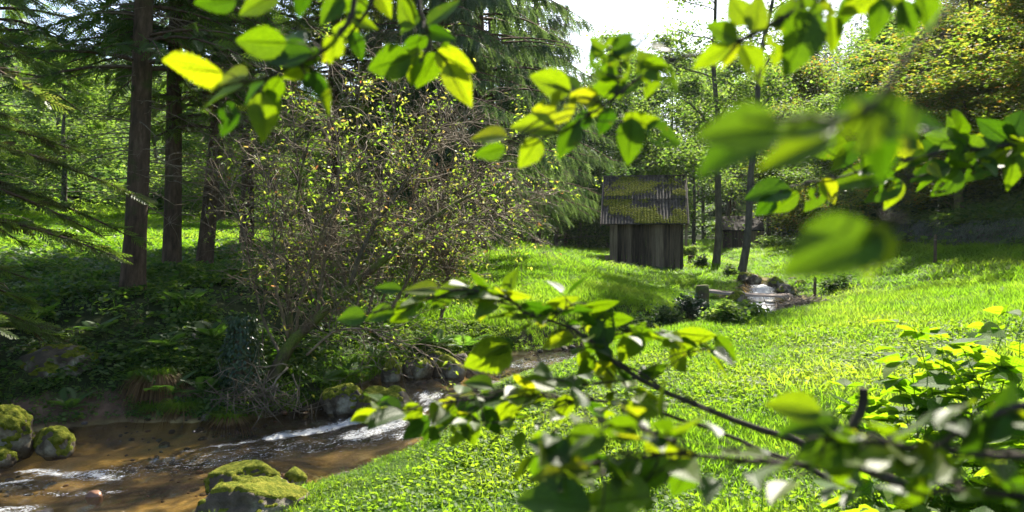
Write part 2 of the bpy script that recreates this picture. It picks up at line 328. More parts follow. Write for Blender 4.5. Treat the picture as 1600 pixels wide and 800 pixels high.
def stream(x, y):
    """signed distance (left bank positive), water height, half widths"""
    x = np.asarray(x, float).ravel(); y = np.asarray(y, float).ravel(); n = len(x)
    I = np.zeros(n, int)
    for c in range(0, n, 20000):
        I[c:c+20000] = np.argmin((x[c:c+20000, None]-SD[None, :, 0])**2+(y[c:c+20000, None]-SD[None, :, 1])**2, axis=1)
    dx, dy = x-SD[I, 0], y-SD[I, 1]; d = np.hypot(dx, dy); sgn = np.sign(TAN[I, 0]*dy-TAN[I, 1]*dx)
    return d*sgn, SD[I, 2], SD[I, 3], SD[I, 4], ARC[I]
CP = np.array([(0, 0, 1.0), (-2, 3.3, .45), (-5, 4, -.1), (-3, 5.5, -.05), (-2, 5, .25), (-1.6, 6, .14), (-.8, 6, .34), (-2.3, 7.0, .02), (-1.6, 7.6, .12), (-.9, 8.6, .2), (0, 8, .48), (-.6, 9.3, .36), (.5, 11, .55), (1.5, 13, .68), (3, 4, 1.1), (5, 4, 1.35), (3, 8, .92), (5, 8, 1.15), (8, 8, 1.6), (12, 8, 2.4), (3, 14.2, .85),
               (6, 14, .98), (5.6, 17.3, .9), (8, 18, .86), (9.3, 20.5, .86), (11, 20, 1.2), (14, 20, 1.9), (12, 27, 1.42), (14.5, 28, 1.95), (16, 25, 2.2), (16, 33, 2.2), (16, 16, 2.3), (10.5, 30, 1.25), (12, 35, 1.45), (15, 45, 1.9), (12, 50, 1.6), (20, 60, 2.0), (15, 75, 2.2),
               (-9, 11, .9), (-7, 12.7, .75), (-6.5, 14.5, 1.5), (-4.6, 13.6, 1.0), (-7, 15, 1.6), (-8, 17, 1.8), (-6.2, 17, 1.75), (-10, 20, 2.0), (-15, 20, 2.3), (-3.5, 14.3, .9), (-3, 17, 1.3), (-1.7, 15.6, .8), (-1, 18, 1.25), (.5, 18.0, 1.1), (2, 20, 1.2), (1, 24, 1.9), (-1, 28, 2.3),
               (3, 27, 1.42), (4.4, 26, 1.12), (5, 29, 1.08), (3.6, 30, 1.28), (1.6, 28, 1.9), (1.5, 32, 2.0), (3.9, 33.2, 1.36), (7, 32.5, 1.08), (6.6, 28, 1.12), (5.5, 24.3, .85), (5.2, 22.7, .74), (4.3, 21.5, .9), (3, 40, 1.7), (-3, 35, 2.4), (-8, 28, 2.4), (-15, 30, 2.8), (-20, 40, 4.0), (-10, 45, 3.0), (0, 55, 2.0), (5, 70, 2.0), (-15, 10, 1.5), (-20, 15, 2.4), (-20, 5, 1.2), (-5, 78, 3), (8, 44, 1.5), (30, 30, 2.3), (30, 60, 2.3), (-30, 60, 4.5), (-30, -5, 1.5), (30, -5, 2.6), (8, -5, 1.6), (0, -12, 1.2), (10, 95, 2.6), (-25, 95, 4.5), (30, 95, 3)])
def _k(r): return r
_D = np.hypot(CP[:, None, 0]-CP[None, :, 0], CP[:, None, 1]-CP[None, :, 1])
_A = np.block([[_D, np.ones((len(CP), 1))], [np.ones((1, len(CP))), np.zeros((1, 1))]])
_w = np.linalg.solve(_A - np.diag(np.r_[np.full(len(CP), .02), 0]), np.r_[CP[:, 2], 0])
def land(x, y):
    x = np.asarray(x, float).ravel(); y = np.asarray(y, float).ravel(); xc = np.clip(x, -32, 32); yc = np.clip(y, -12, 96)
    return np.hypot(xc[:, None]-CP[None, :, 0], yc[:, None]-CP[None, :, 1]) @ _w[:-1] + _w[-1]
WALLX = 16.4
def terrain(x, y):
    x = np.asarray(x, float).ravel(); y = np.asarray(y, float).ravel()
    z = land(x, y)
    xw = np.where(y < 40, WALLX, WALLX+(y-40)*.25)
    z = z + .85*sstep(.15, .55, x-xw) + .62*np.clip(x-xw-.8, 0, 55)*sstep(0, 6, x-xw)
    z = z + .34*np.clip(-x-20-.1*np.clip(y-20, 0, 60), 0, 70)
    z = z + .17*np.clip(y-100, 0, 150)
    z = z + fbm(x/9, y/9, o=3, s=3)*.25*sstep(20, 45, np.hypot(x, y)) + fbm(x/1.7, y/1.7, o=3, s=5)*.07 + fbm(x*2, y*2, o=2, s=6)*.018
    d, wz, hl, hr, arc = stream(x, y); ad = np.abs(d); hw = np.where(d > 0, hl, hr)
    wob = fbm(x*1.1, y*1.1, o=3, s=9)*.3; ad = ad+wob*sstep(.2, 1.2, ad)
    bank = np.where(d > 0, np.where(x < -2.3, 1.9, .9), .8)
    bed = wz - .24*np.sqrt(np.clip(1-(ad/np.maximum(hw, .1))**2, 0, 1)) - .02 + fbm(x*2.2, y*2.2, o=3, s=12)*.07
    t = sstep(0, 1, (ad-hw)/bank)
    edge = wz + .25*np.clip(ad-hw, -1, 3) + .02
    zz = np.where(ad < hw, bed, edge*(1-t)+z*t)
    zz = np.where(ad > hw+bank, z, zz)
    return zz
def tz(x, y): return float(terrain([x], [y])[0])

def axis(lo, hi, d0, far_lo, far_hi, g=1.12):
    a = list(np.arange(lo, hi+1e-6, d0)); st = d0
    while a[-1] < far_hi: st = min(st*g, 14); a.append(a[-1]+st)
    st = d0
    while a[0] > far_lo: st = min(st*g, 14); a.insert(0, a[0]-st)
    return np.array(a)
gx = axis(-9, 11, .13, -380, 380); gy = axis(3.5, 26, .13, -70, 520)
X, Y = np.meshgrid(gx, gy); xf, yf = X.ravel(), Y.ravel()
Z = terrain(xf, yf); d, wz, hl, hr, arc = stream(xf, yf); ad = np.abs(d); hw = np.where(d > 0, hl, hr)
n1 = fbm(xf/1.3, yf/1.3, o=4, s=21); n2 = fbm(xf/6, yf/6, o=3, s=22)
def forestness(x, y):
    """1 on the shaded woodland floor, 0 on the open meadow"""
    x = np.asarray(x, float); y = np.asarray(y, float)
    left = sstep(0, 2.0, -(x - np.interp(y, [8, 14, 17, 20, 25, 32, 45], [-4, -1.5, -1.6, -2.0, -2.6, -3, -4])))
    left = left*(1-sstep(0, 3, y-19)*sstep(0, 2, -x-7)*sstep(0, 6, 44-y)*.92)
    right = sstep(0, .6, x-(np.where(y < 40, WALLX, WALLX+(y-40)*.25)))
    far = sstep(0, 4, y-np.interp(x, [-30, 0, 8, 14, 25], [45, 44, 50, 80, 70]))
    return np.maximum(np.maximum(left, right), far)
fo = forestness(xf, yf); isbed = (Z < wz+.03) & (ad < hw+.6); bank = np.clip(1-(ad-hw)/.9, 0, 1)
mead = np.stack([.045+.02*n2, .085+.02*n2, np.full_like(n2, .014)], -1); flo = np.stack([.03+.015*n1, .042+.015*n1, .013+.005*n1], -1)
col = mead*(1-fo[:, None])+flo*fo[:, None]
soil = np.stack([.05+.02*n1, .035+.012*n1, .02+.006*n1], -1); lb = (bank*np.where(d > 0, 1, .35))[:, None]; col = col*(1-lb)+soil*lb
sand = np.stack([.36+.16*n1, .27+.12*n1, .12+.05*n1], -1); sand = sand*(.28+1.25*sstep(-.28, .25, fbm(xf/1.5+yf/2.6, yf/.8-xf/1.6, o=3, s=33)))[:, None]; stones = (fbm(xf*3, yf*3, o=3, s=31) > .18)[:, None]
sand = np.where(stones, sand*.35, sand); bz = sstep(-.06, .05, wz+.03-Z)[:, None]*(ad < hw+1.2)[:, None]
beach = ((d > 0) & (xf > -7.5) & (xf < -4.3) & (ad < hw+.7))[:, None]; col = np.where(beach & (bz < .5), np.array([.16, .10, .07])+.03*n1[:, None], col)
col = np.clip(col*(1-bz)+sand*bz, .004, 1)
nx, ny = len(gx), len(gy); i = np.arange((ny-1)*nx).reshape(ny-1, nx)[:, :-1].ravel()
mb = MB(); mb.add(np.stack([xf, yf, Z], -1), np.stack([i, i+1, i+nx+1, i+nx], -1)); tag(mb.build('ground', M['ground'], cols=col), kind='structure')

# water sheet
def foam_glint_at(x, y):
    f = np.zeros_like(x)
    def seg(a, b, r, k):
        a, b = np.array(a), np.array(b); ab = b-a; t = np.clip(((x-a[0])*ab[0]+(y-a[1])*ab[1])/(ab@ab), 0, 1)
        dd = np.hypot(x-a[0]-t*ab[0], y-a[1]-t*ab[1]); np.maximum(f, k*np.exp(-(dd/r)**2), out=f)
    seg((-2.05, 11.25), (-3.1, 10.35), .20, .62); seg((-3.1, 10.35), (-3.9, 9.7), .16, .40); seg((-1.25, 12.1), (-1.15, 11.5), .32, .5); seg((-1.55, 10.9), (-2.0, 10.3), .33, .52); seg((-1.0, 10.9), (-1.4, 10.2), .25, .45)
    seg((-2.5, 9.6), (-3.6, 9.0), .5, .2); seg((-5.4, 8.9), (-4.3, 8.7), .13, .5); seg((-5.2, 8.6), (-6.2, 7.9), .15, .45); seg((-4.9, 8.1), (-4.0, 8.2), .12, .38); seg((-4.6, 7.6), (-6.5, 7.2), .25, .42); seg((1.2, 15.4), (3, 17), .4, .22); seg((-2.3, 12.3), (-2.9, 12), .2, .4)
    seg((-1.5, 10.5), (-4.6, 8.7), .75, .31); seg((-4.2, 8.9), (-6.5, 7.6), .8, .27); seg((-1.0, 12.9), (.2, 14.4), .6, .25); seg((.2, 14.4), (2.6, 16.8), .7, .33)  # wide faint bands: white specks painted in as sun glints, not breaking water
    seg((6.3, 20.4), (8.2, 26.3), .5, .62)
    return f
def water():
    seg = np.searchsorted(ARC, np.arange(0, ARC[-1], .05)); s = np.arange(ARC[0]+4, ARC[-1]-30, .05); k = len(s)
    cx, cy, cz = (np.interp(s, ARC, SD[:, j]) for j in range(3)); tx, ty = np.interp(s, ARC, TAN[:, 0]), np.interp(s, ARC, TAN[:, 1])
    hl, hr = np.interp(s, ARC, SD[:, 3])+.9, np.interp(s, ARC, SD[:, 4])+.9
    nt_ = 90; t = np.linspace(0, 1, nt_); off = (-hr)[:, None]*(1-t)+hl[:, None]*t
    x = cx[:, None]-ty[:, None]*off; y = cy[:, None]+tx[:, None]*off; S_ = np.repeat(s[:, None], nt_, 1)
    f = foam_glint_at(x.ravel(), y.ravel()).reshape(x.shape)
    rip = .030*fbm(S_*1.5, off*3.6, o=4, s=41)+.020*fbm(S_*4.5, off*9, o=3, s=43)
    z = cz[:, None]+rip*(1+f*2.0)+f*.05*fbm(S_*3, off*5, o=3, s=47)
    i = (np.arange(k-1)[:, None]*nt_+np.arange(nt_-1)[None]).ravel()
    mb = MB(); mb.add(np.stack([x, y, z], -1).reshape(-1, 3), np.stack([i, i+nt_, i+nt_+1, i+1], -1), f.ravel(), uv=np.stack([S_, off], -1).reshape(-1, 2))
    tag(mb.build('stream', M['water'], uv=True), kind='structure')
water()

# ------------------------------------------------------------------ scattering (ground cover only)
def scatter(name, sources, P, rot, scl, idx):
    me = bpy.data.meshes.new(name); me.vertices.add(len(P)); me.vertices.foreach_set('co', np.asarray(P, np.float32).ravel())
    a = me.attributes.new('rot', 'FLOAT_VECTOR', 'POINT'); a.data.foreach_set('vector', np.asarray(rot, np.float32).ravel())
    a = me.attributes.new('scl', 'FLOAT_VECTOR', 'POINT'); a.data.foreach_set('vector', np.asarray(scl, np.float32).ravel())
    a = me.attributes.new('idx', 'INT', 'POINT'); a.data.foreach_set('value', np.asarray(idx, np.int32))
    o = bpy.data.objects.new(name, me); COL.objects.link(o)
    ng = bpy.data.node_groups.new(name, 'GeometryNodeTree')
    ng.interface.new_socket('Geometry', in_out='INPUT', socket_type='NodeSocketGeometry'); ng.interface.new_socket('Geometry', in_out='OUTPUT', socket_type='NodeSocketGeometry')
    n = ng.nodes; gi = n.new('NodeGroupInput'); go = n.new('NodeGroupOutput'); ip = n.new('GeometryNodeInstanceOnPoints')
    j = n.new('GeometryNodeJoinGeometry')
    for s in reversed(sources):
        oi = n.new('GeometryNodeObjectInfo'); oi.inputs['Object'].default_value = s; oi.inputs['As Instance'].default_value = True; ng.links.new(oi.outputs['Geometry'], j.inputs[0])
    ng.links.new(gi.outputs[0], ip.inputs['Points']); ng.links.new(j.outputs[0], ip.inputs['Instance']); ip.inputs['Pick Instance'].default_value = True
    for nm, ty, sock in (('rot', 'FLOAT_VECTOR', 'Rotation'), ('scl', 'FLOAT_VECTOR', 'Scale'), ('idx', 'INT', 'Instance Index')):
        na = n.new('GeometryNodeInputNamedAttribute'); na.data_type = ty; na.inputs[0].default_value = nm
        ng.links.new(na.outputs[0], ip.inputs[sock])
    ng.links.new(ip.outputs[0], go.inputs[0])
    md = o.modifiers.new('cover', 'NODES'); md.node_group = ng
    return o
def src(name, mb, mat, uv=False):
    return bpy.data.objects.new(name, mb.mesh(name, mat, uv=uv))      # data only, never linked to the scene
BLADE_F4 = np.array([[0, 1, 3, 2], [2, 3, 5, 4]]); BLADE_F3 = np.array([[4, 5, 6]])
def blades(mb, n, rad, h, w, lean, mi=0):
    for k in range(n):
        p = RNG.uniform(0, 2*math.pi); r = rad*math.sqrt(RNG.random()); hh = h*RNG.uniform(.55, 1.15); ww = w*RNG.uniform(.7, 1.3)
        q = RNG.uniform(0, 2*math.pi); dx = np.array([math.cos(q), math.sin(q), 0]); sx = np.array([-dx[1], dx[0], 0]); b = np.array([r*math.cos(p), r*math.sin(p), 0]); le = lean*RNG.uniform(.3, 1.3)
        v = [];
        for t, wf in ((0, .8), (.4, 1), (.75, .65)):
            c = b+dx*le*hh*t*t+np.array([0, 0, hh*(t-.25*le*t*t)]); v += [c-sx*ww*wf/2, c+sx*ww*wf/2]
        v.append(b+dx*le*hh+np.array([0, 0, hh*(1-.25*le)])); a = RNG.random()
        mb.add(v, BLADE_F4, a, mi); mb.F3.append(BLADE_F3+mb.n-7); mb.M3.append(np.array([mi]))
def rosette(mb, n, h, ls, spread, mi=0):
    for k in range(n):
        q = RNG.uniform(0, 2*math.pi); r = spread*math.sqrt(RNG.random()); c = np.array([r*math.cos(q), r*math.sin(q), h*RNG.uniform(.4, 1)])
        d = nrm(np.array([math.cos(q+RNG.normal()*.5), math.sin(q+RNG.normal()*.5), RNG.uniform(-.5, .4)])); Fm = frames(d[None], roll=np.array([RNG.normal()*.5]))[0]; s = ls*RNG.uniform(.6, 1.2)
        t = np.array([[0, 0, 0], [.42, .42, .06], [.30, .85, .02], [0, 1.1, -.1], [-.30, .85, .02], [-.42, .42, .06]])*s
        a = RNG.random(); mb.add(t @ Fm.T + c, [[0, 1, 2, 3], [0, 3, 4, 5]], a, mi)
tufts = []
for k in range(4):
    m_ = MB(); blades(m_, 13, .09, .16, .009, .7); tufts.append(src('grass_tuft', m_, M['grass']))
herbs = []
for k in range(4):
    m_ = MB(); rosette(m_, 12, .10, .042, .10); blades(m_, 3, .08, .15, .007, .6); herbs.append(src('herb_tuft', m_, M['herb']))
tall = []
for k in range(2):
    m_ = MB(); blades(m_, 12, .10, .42, .011, .6); tall.append(src('tall_grass_tuft', m_, M['grass']))
wood = []
for k in range(4):
    m_ = MB(); rosette(m_, 14, .13, .07, .16); blades(m_, 4, .12, .2, .008, .8); wood.append(src('woodland_tuft', m_, M['shade_herb']))
def sample(n, a0, a1, d0, d1, p):
    az = RNG.uniform(R(a0), R(a1), n); u = RNG.random(n); k = 2-p
    dd = (d0**k+u*(d1**k-d0**k))**(1/k) if abs(k) > 1e-3 else d0*(d1/d0)**u
    return dd*np.sin(az), dd*np.cos(az), dd
def cover(name, n, rng, p, keep, sources, hs, ws, kind_label=None, pick=None):
    x, y, dd = sample(n, *rng, p); d, wz, hl, hr, arc = stream(x, y); z = terrain(x, y); ok = (z > wz+.04) | (np.abs(d) > np.where(d > 0, hl, hr)+.6)
    ok &= RNG.random(n) < keep(x, y, dd, d, z); x, y, dd, z = x[ok], y[ok], dd[ok], z[ok]; n = len(x)
    g = 1+np.clip(dd-8, 0, 60)*.035; bankf = np.clip((np.abs(d[ok])-np.where(d[ok] > 0, hl[ok], hr[ok]))/1.2, .6, 1); h = hs*bankf*g**.55*RNG.uniform(.7, 1.3, n)*(1+.75*fbm(x*.7, y*.7, o=3, s=51)); w = ws*bankf*g*RNG.uniform(.8, 1.2, n)
    rot = np.stack([RNG.normal(0, .12, n), RNG.normal(0, .12, n), RNG.uniform(0, 6.28, n)], -1)
    o = scatter(name, sources, np.stack([x, y, z-.01], -1), rot, np.stack([w, w, h], -1), RNG.integers(0, len(sources), n) if pick is None else pick(x, y))
    return tag(o, kind='stuff')
SHED = at(1010, 418, 33.5)
def off_shed(x, y): return 1-((np.abs(x-SHED[0]) < 1.7) & (np.abs(y-SHED[1]-1) < 1.7))
meadow = lambda x, y, dd, d, z: np.clip(1-forestness(x, y)*1.2, 0, 1)*off_shed(x, y)
def pickg(x, y):
    n = len(x); c = .12*(x < 1)+fbm(x/2.2, y/2.2, o=3, s=61)+RNG.normal(0, .2, n); near = (np.hypot(x, y) < 16)
    return np.where((c > -.02) & near, RNG.integers(4, 8, n), RNG.integers(0, 4, n))
cover('meadow_grass', 150000, (-48, 48, 3.2, 24, ), 1.15, meadow, tufts+herbs, 1.0, 1.0, pick=pickg)
cover('distant_meadow_grass', 100000, (-46, 42, 18, 75), 1.2, meadow, tufts, .9, 1.6)
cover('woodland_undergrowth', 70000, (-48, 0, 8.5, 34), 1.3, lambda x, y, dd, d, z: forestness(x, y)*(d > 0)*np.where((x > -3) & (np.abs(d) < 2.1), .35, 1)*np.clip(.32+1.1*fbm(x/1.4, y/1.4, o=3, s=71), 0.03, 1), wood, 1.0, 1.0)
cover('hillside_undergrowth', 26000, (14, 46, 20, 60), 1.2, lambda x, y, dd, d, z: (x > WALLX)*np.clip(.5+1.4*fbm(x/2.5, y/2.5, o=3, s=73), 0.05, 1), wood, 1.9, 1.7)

shrubby = []
for k in range(3):
    m_ = MB(); rosette(m_, 70, 1.0, .17, .75); shrubby.append(src('low_shrub', m_, M['decid_dark' if k < 2 else 'decid']))
cover('distant_shrubbery', 16000, (-50, 50, 36, 260), 1.55, lambda x, y, dd, d, z: forestness(x, y)*np.clip(.75+.9*fbm(x/6, y/6, o=2, s=77), 0, 1), shrubby, .8, .62)

# the moist morning air of the valley
hz_m, hz_t, hz_N, hz_L, hz_o = new_mat('valley_haze')
pv = hz_N('ShaderNodeVolumePrincipled'); pv.inputs['Color'].default_value = (.86, .92, 1.0, 1); pv.inputs['Density'].default_value = .00012; pv.inputs['Anisotropy'].default_value = .35; hz_L(pv.outputs[0], hz_o.inputs['Volume'])
m_ = MB(); box(m_, (0, 225, 42), 900, 700, 96); tag(m_.build('haze', hz_m, smooth=False), kind='stuff')

ORD = 'first second third fourth fifth sixth seventh eighth ninth tenth eleventh twelfth thirteenth'.split()
# ------------------------------------------------------------------ trees
def spray_template(n=13, w=.075, L=.34):
    q = []
    for k in range(n):
        t = .08+.9*k/(n-1); sd = 1 if k % 2 else -1; a = R(52-22*t)*sd; l = L*(1.1-.62*t); o = np.array([0, t, 0]); d_ = np.array([math.sin(a), math.cos(a), -.12]); s_ = np.array([math.cos(a), -math.sin(a), .25*sd])*w*.5
        if k == n-1: d_ = np.array([0, 1, -.05]); s_ = np.array([w*.5, 0, 0]); l = .16
        q += [o, o+d_*l*.5-s_, o+d_*l, o+d_*l*.5+s_]
    v = np.array(q); f = np.arange(len(v)).reshape(-1, 4)
    v = np.concatenate([v, [[-.02, 0, 0], [.02, 0, 0], [.008, 1, 0], [-.008, 1, 0]]]); return v, np.concatenate([f, [[len(f)*4+i for i in range(4)]]])
SPR = spray_template()
HANG = spray_template(11, .085, .2)
def spruce_proto(seed, h=20., cb=4.2, rmax=3.4, dens=38, weep=False, mat=None, trunk_r=.2, bark='spruce_bark', per=5, step=.45, ssz=.48, dead=True):
    global RNG
    old = RNG; RNG = np.random.default_rng(seed)
    t = MB(); zz = np.linspace(-.5, h, 26); wob = .05*np.stack([np.sin(zz*.7+seed), np.cos(zz*.6+seed)], -1)*(zz/h)[:, None]*2
    rr = trunk_r*np.clip(1-zz/h, .04, 1)**.8*(1+.55*np.exp(-np.maximum(zz+.3, 0)/.35)); tube(t, np.c_[wob, zz], rr, 12)
    V0 = t.V[0]; V0 += (fbm(V0[:, 0]*14, V0[:, 1]*14, V0[:, 2]*3, o=3, s=seed)*.03)[:, None]*nrm(np.c_[V0[:, :2], np.zeros(len(V0))])
    br, cr, dd = MB(), MB(), MB(); z = cb; T, Ms, A = [], [], []
    while z < h-.3:
        f = (h-z)/(h-cb); Lb = rmax*(f**.75)*(.55+.45*min(1, (1-f)*4+.55))
        for k in range(per):
            az = RNG.uniform(0, 2*math.pi); L = Lb*RNG.uniform(.7, 1.15); z0 = z+RNG.uniform(-.2, .2); up = RNG.uniform(-.05, .25)+.3*(1-f); dr = RNG.uniform(.25, .5)*(1.1 if f > .4 else .4)
            tt = np.linspace(0, 1, 7); hx = np.array([math.cos(az), math.sin(az)]); pth = np.c_[hx[None]*(tt*L)[:, None], z0+L*(up*tt-dr*tt*tt+.12*dr*tt**4)]
            tube(br, pth, np.linspace(.03, .006, 7)*(.6+L/4), 4, cap=False)
            n = max(5, int(dens*L/3)); u = RNG.uniform(.12, 1, n)**.8; P = np.stack([np.interp(u, tt, pth[:, j]) for j in range(3)], -1)
            sd = RNG.choice([-1, 1], n); ang = sd*RNG.uniform(R(25), R(70), n)*(1-u*.45); ca, sa = np.cos(ang), np.sin(ang)
            D = np.stack([hx[0]*ca-hx[1]*sa, hx[1]*ca+hx[0]*sa, RNG.uniform(-.95, .12, n) if not weep else RNG.uniform(-3.2, -.7, n)], -1)
            size = ssz*RNG.uniform(.6, 1.2, n)*(1-.3*u)*(.6+.4*min(1, L/2)) * (1.25 if weep else 1)
            Fm = frames(D, roll=RNG.normal(0, .9, n)); T.append(P); Ms.append(Fm*size[:, None, None]); A.append(np.clip(RNG.normal(.45, .2, n)+.25*(u-.6), 0, 1))
        z += step*(.75+.6*(1-f))
    tv, tf = HANG if weep else SPR
    stamp(cr, tv, tf, np.concatenate(Ms), np.concatenate(T), np.concatenate(A))
    if dead:
        for k in range(46):
            z0 = RNG.uniform(1.2, cb+1.5); az = RNG.uniform(0, 6.28); L = RNG.uniform(.4, 1.9); tt = np.linspace(0, 1, 6); pth = np.c_[np.cos(az+.3*tt)*tt*L, np.sin(az+.3*tt)*tt*L, z0+L*(RNG.uniform(-.1, .2)*tt-RNG.uniform(.1, .45)*tt*tt)]
            tube(dd, pth, np.linspace(.014, .003, 6), 4, cap=False)
            for q in range(5):
                i = RNG.integers(1, 6); e = pth[i]+rdir(1)[0]*RNG.uniform(.15, .5)*[1, 1, .6]; tube(dd, [pth[i], (pth[i]+e)/2+rdir(1)[0]*.04, e], [.006, .004, .002], 3, cap=False)
    r = dict(trunk=t.mesh('trunk', M[bark]), branch=br.mesh('branches', M['spruce_bark']), crown=cr.mesh('crown', M[mat or 'spruce'], smooth=False), dead=dd.mesh('dead_branches', M['dead_twig']) if dead else None)
    RNG = old; return r
def plant_tree(name, pr, x, y, s, label, group, rz=0, lean=(0, 0), sink=.0):
    e = empty(name, (x, y, tz(x, y)-sink), label, 'tree', group, rz); e.rotation_euler = (lean[0], lean[1], rz); e.scale = (s, s, s) if np.isscalar(s) else s
    put('trunk', pr['trunk'], e)
    if pr.get('branch') is not None: tag(put('branches', pr['branch'], e), kind='stuff')
    if pr.get('crown') is not None: tag(put('crown', pr['crown'], e), kind='stuff')
    if pr.get('dead') is not None: tag(put('dead_branches', pr['dead'], e), kind='stuff')
    return e
SP = [spruce_proto(101, trunk_r=.21), spruce_proto(102, h=21, cb=4.8, rmax=3.8, trunk_r=.2), spruce_proto(103, h=18, cb=3.2, rmax=3.2, mat='spruce_warm', trunk_r=.17)]
LOW = spruce_proto(104, h=15, cb=1.3, rmax=3.7, dens=84, mat='spruce_warm', trunk_r=.2, step=.36, ssz=.36)
WEEP = [spruce_proto(105, h=19, cb=2.6, rmax=4.2, dens=74, weep=True, mat='weep', trunk_r=.22), spruce_proto(106, h=17, cb=1.2, rmax=3.8, dens=64, weep=True, mat='weep', trunk_r=.2)]
FAR = [spruce_proto(107, h=20, cb=.8, rmax=3.4, dens=12, mat='far_spruce', trunk_r=.18, ssz=1.05, per=6, step=.6, dead=False), spruce_proto(108, h=22, cb=1.5, rmax=3.0, dens=12, mat='far_spruce', trunk_r=.18, ssz=1.05, per=6, step=.6, dead=False)]
def X_(px, d): return (px-800)/FPX*d
g_ = 'spruces standing in the dark wood left of the stream'
for (px, dd, k, s, lean, lab) in [
    (207, 15.0, 0, 1.0, (0, .045), 'tall spruce with a reddish trunk lit at its foot, nearest the stream'),
    (268, 17.3, 1, .95, (0, .02), 'spruce with a thick dark trunk just right of the reddish spruce'),
    (318, 18.2, 2, 1.05, (0, .10), 'spruce whose dark trunk leans to the right behind the twiggy bush'),
    (-30, 17.5, 1, .9, (0, 0), 'spruce at the edge of the picture behind the low boughs'),
    (385, 23, 1, 1.0, (0, .02), 'dark spruce straight behind the left half of the twiggy bush'),
    (520, 22.5, 2, 1.15, (0, .01), 'dark spruce behind the upper right of the twiggy bush'),
    (590, 27, 1, 1.05, (0, 0), 'dark spruce left of the weeping spruces'),
    (645, 31, 0, 1.0, (0, 0), 'dark spruce hidden partly behind the weeping spruces'),
    (345, 38, 1, 1.0, (0, 0), 'spruce deep in the wood behind the leaning trunk')]:
    plant_tree('spruce_tree', SP[k], X_(px, dd), dd, s, lab, g_, rz=0, lean=lean, sink=.05)
plant_tree('spruce_tree', LOW, -8.7, 10.4, 1.0, 'spruce with low browning boughs reaching in from the left edge', g_, rz=2.0)
plant_tree('spruce_tree', WEEP[0], X_(748, 25), 25, 1.05, 'weeping spruce with hanging grey green twigs at the edge of the meadow', 'weeping spruces')
plant_tree('spruce_tree', WEEP[1], X_(690, 22.5), 22.5, .9, 'weeping spruce in front of the taller one, behind the twiggy bush', 'weeping spruces', rz=1)
plant_tree('spruce_tree', WEEP[1], X_(766, 31), 31, 1.0, 'weeping spruce at the right edge of the wood, its twigs against the sky', 'weeping spruces', rz=3.1)
plant_tree('spruce_tree', WEEP[0], X_(838, 37), 37, .95, 'weeping spruce farther back at the mound, left of the shed', 'weeping spruces', rz=2.4)
LEAFQ = np.array([[0, 0, 0], [.36, .42, .08], [0, 1, -.06], [-.36, .42, .08]]); LEAFF = np.array([[0, 1, 2, 3]])
def decid_proto(seed, h=14., lo=3., rad=3.2, nleaf=16000, ls=.15, tr=.16, mat='decid', bark='grey_bark', limbs=20, lean=.0, top=.8, spread=.38, droop=.1, sub=7):
    global RNG
    old = RNG; RNG = np.random.default_rng(seed); t, b, c = MB(), MB(), MB()
    zz = np.linspace(-.4, h, 22); cx = .12*np.sin(zz*.5+seed)+lean*zz+.05*np.sin(zz*1.3); cy = .12*np.cos(zz*.43+seed*2)-.0*zz
    cx -= np.interp(0, zz, cx); cy -= np.interp(0, zz, cy); tube(t, np.c_[cx, cy, zz], tr*np.clip(1-zz/h, .05, 1)**.85*(1+.6*np.exp(-np.maximum(zz+.2, 0)/.3)), 9)
    C = []
    for k in range(limbs):
        f = (k+RNG.random())/limbs; z0 = lo+(h*.97-lo)*f; prof = math.sin(math.pi*min(1, .16+.84*f)**top)**.7
        L = rad*max(.22, prof)*RNG.uniform(.65, 1.2); az = RNG.uniform(0, 6.28); el = RNG.uniform(.1, .7)+.5*f; tt = np.linspace(0, 1, 8); p0 = np.array([np.interp(z0, zz, cx), np.interp(z0, zz, cy), z0])
        dv = np.array([math.cos(az)*math.cos(el), math.sin(az)*math.cos(el), math.sin(el)]); sw = rdir(1)[0]*.18*L
        pth = p0+dv*L*tt[:, None]+sw*np.sin(tt*3)[:, None]*tt[:, None]+np.array([0, 0, -droop*L])*(tt**2)[:, None]; tube(b, pth, np.linspace(tr*.33*(1.1-f), .012, 8), 5, cap=False)
        for q in range(sub):
            u = RNG.uniform(.3, 1); p1 = np.array([np.interp(u, tt, pth[:, j]) for j in range(3)]); l2 = L*RNG.uniform(.2, .5); d2 = nrm(dv+rdir(1)[0]*1.0); p2 = p1+d2*l2; p2[2] -= droop*l2
            tube(b, [p1, (p1+p2)/2+rdir(1)[0]*.08*l2, p2], [.016, .011, .004], 3, cap=False)
            for w in (.45, .75, 1): C.append(p1+(p2-p1)*w)
    C = np.array(C); n = nleaf
    ci = RNG.integers(0, len(C), n); g = RNG.normal(0, 1, (n, 3))*np.array([1, 1, .62])*spread*RNG.uniform(.35, 1.25, len(C))[ci][:, None]
    P = C[ci]+g; P = P[P[:, 2] > .25]; n = len(P); D = rdir(n, -.75, .4); s_ = ls*RNG.uniform(.6, 1.3, n); a = np.clip(.45+.22*RNG.normal(0, 1, n)+.2*RNG.normal(0, 1, len(C))[ci[:n]], 0, 1)
    stamp(c, LEAFQ, LEAFF, frames(D, roll=RNG.normal(0, .6, n))*s_[:, None, None], P, a)
    r = dict(trunk=t.mesh('trunk', M[bark]), branch=b.mesh('branches', M[bark]), crown=c.mesh('crown', M[mat], smooth=False) if nleaf else None); RNG = old; return r
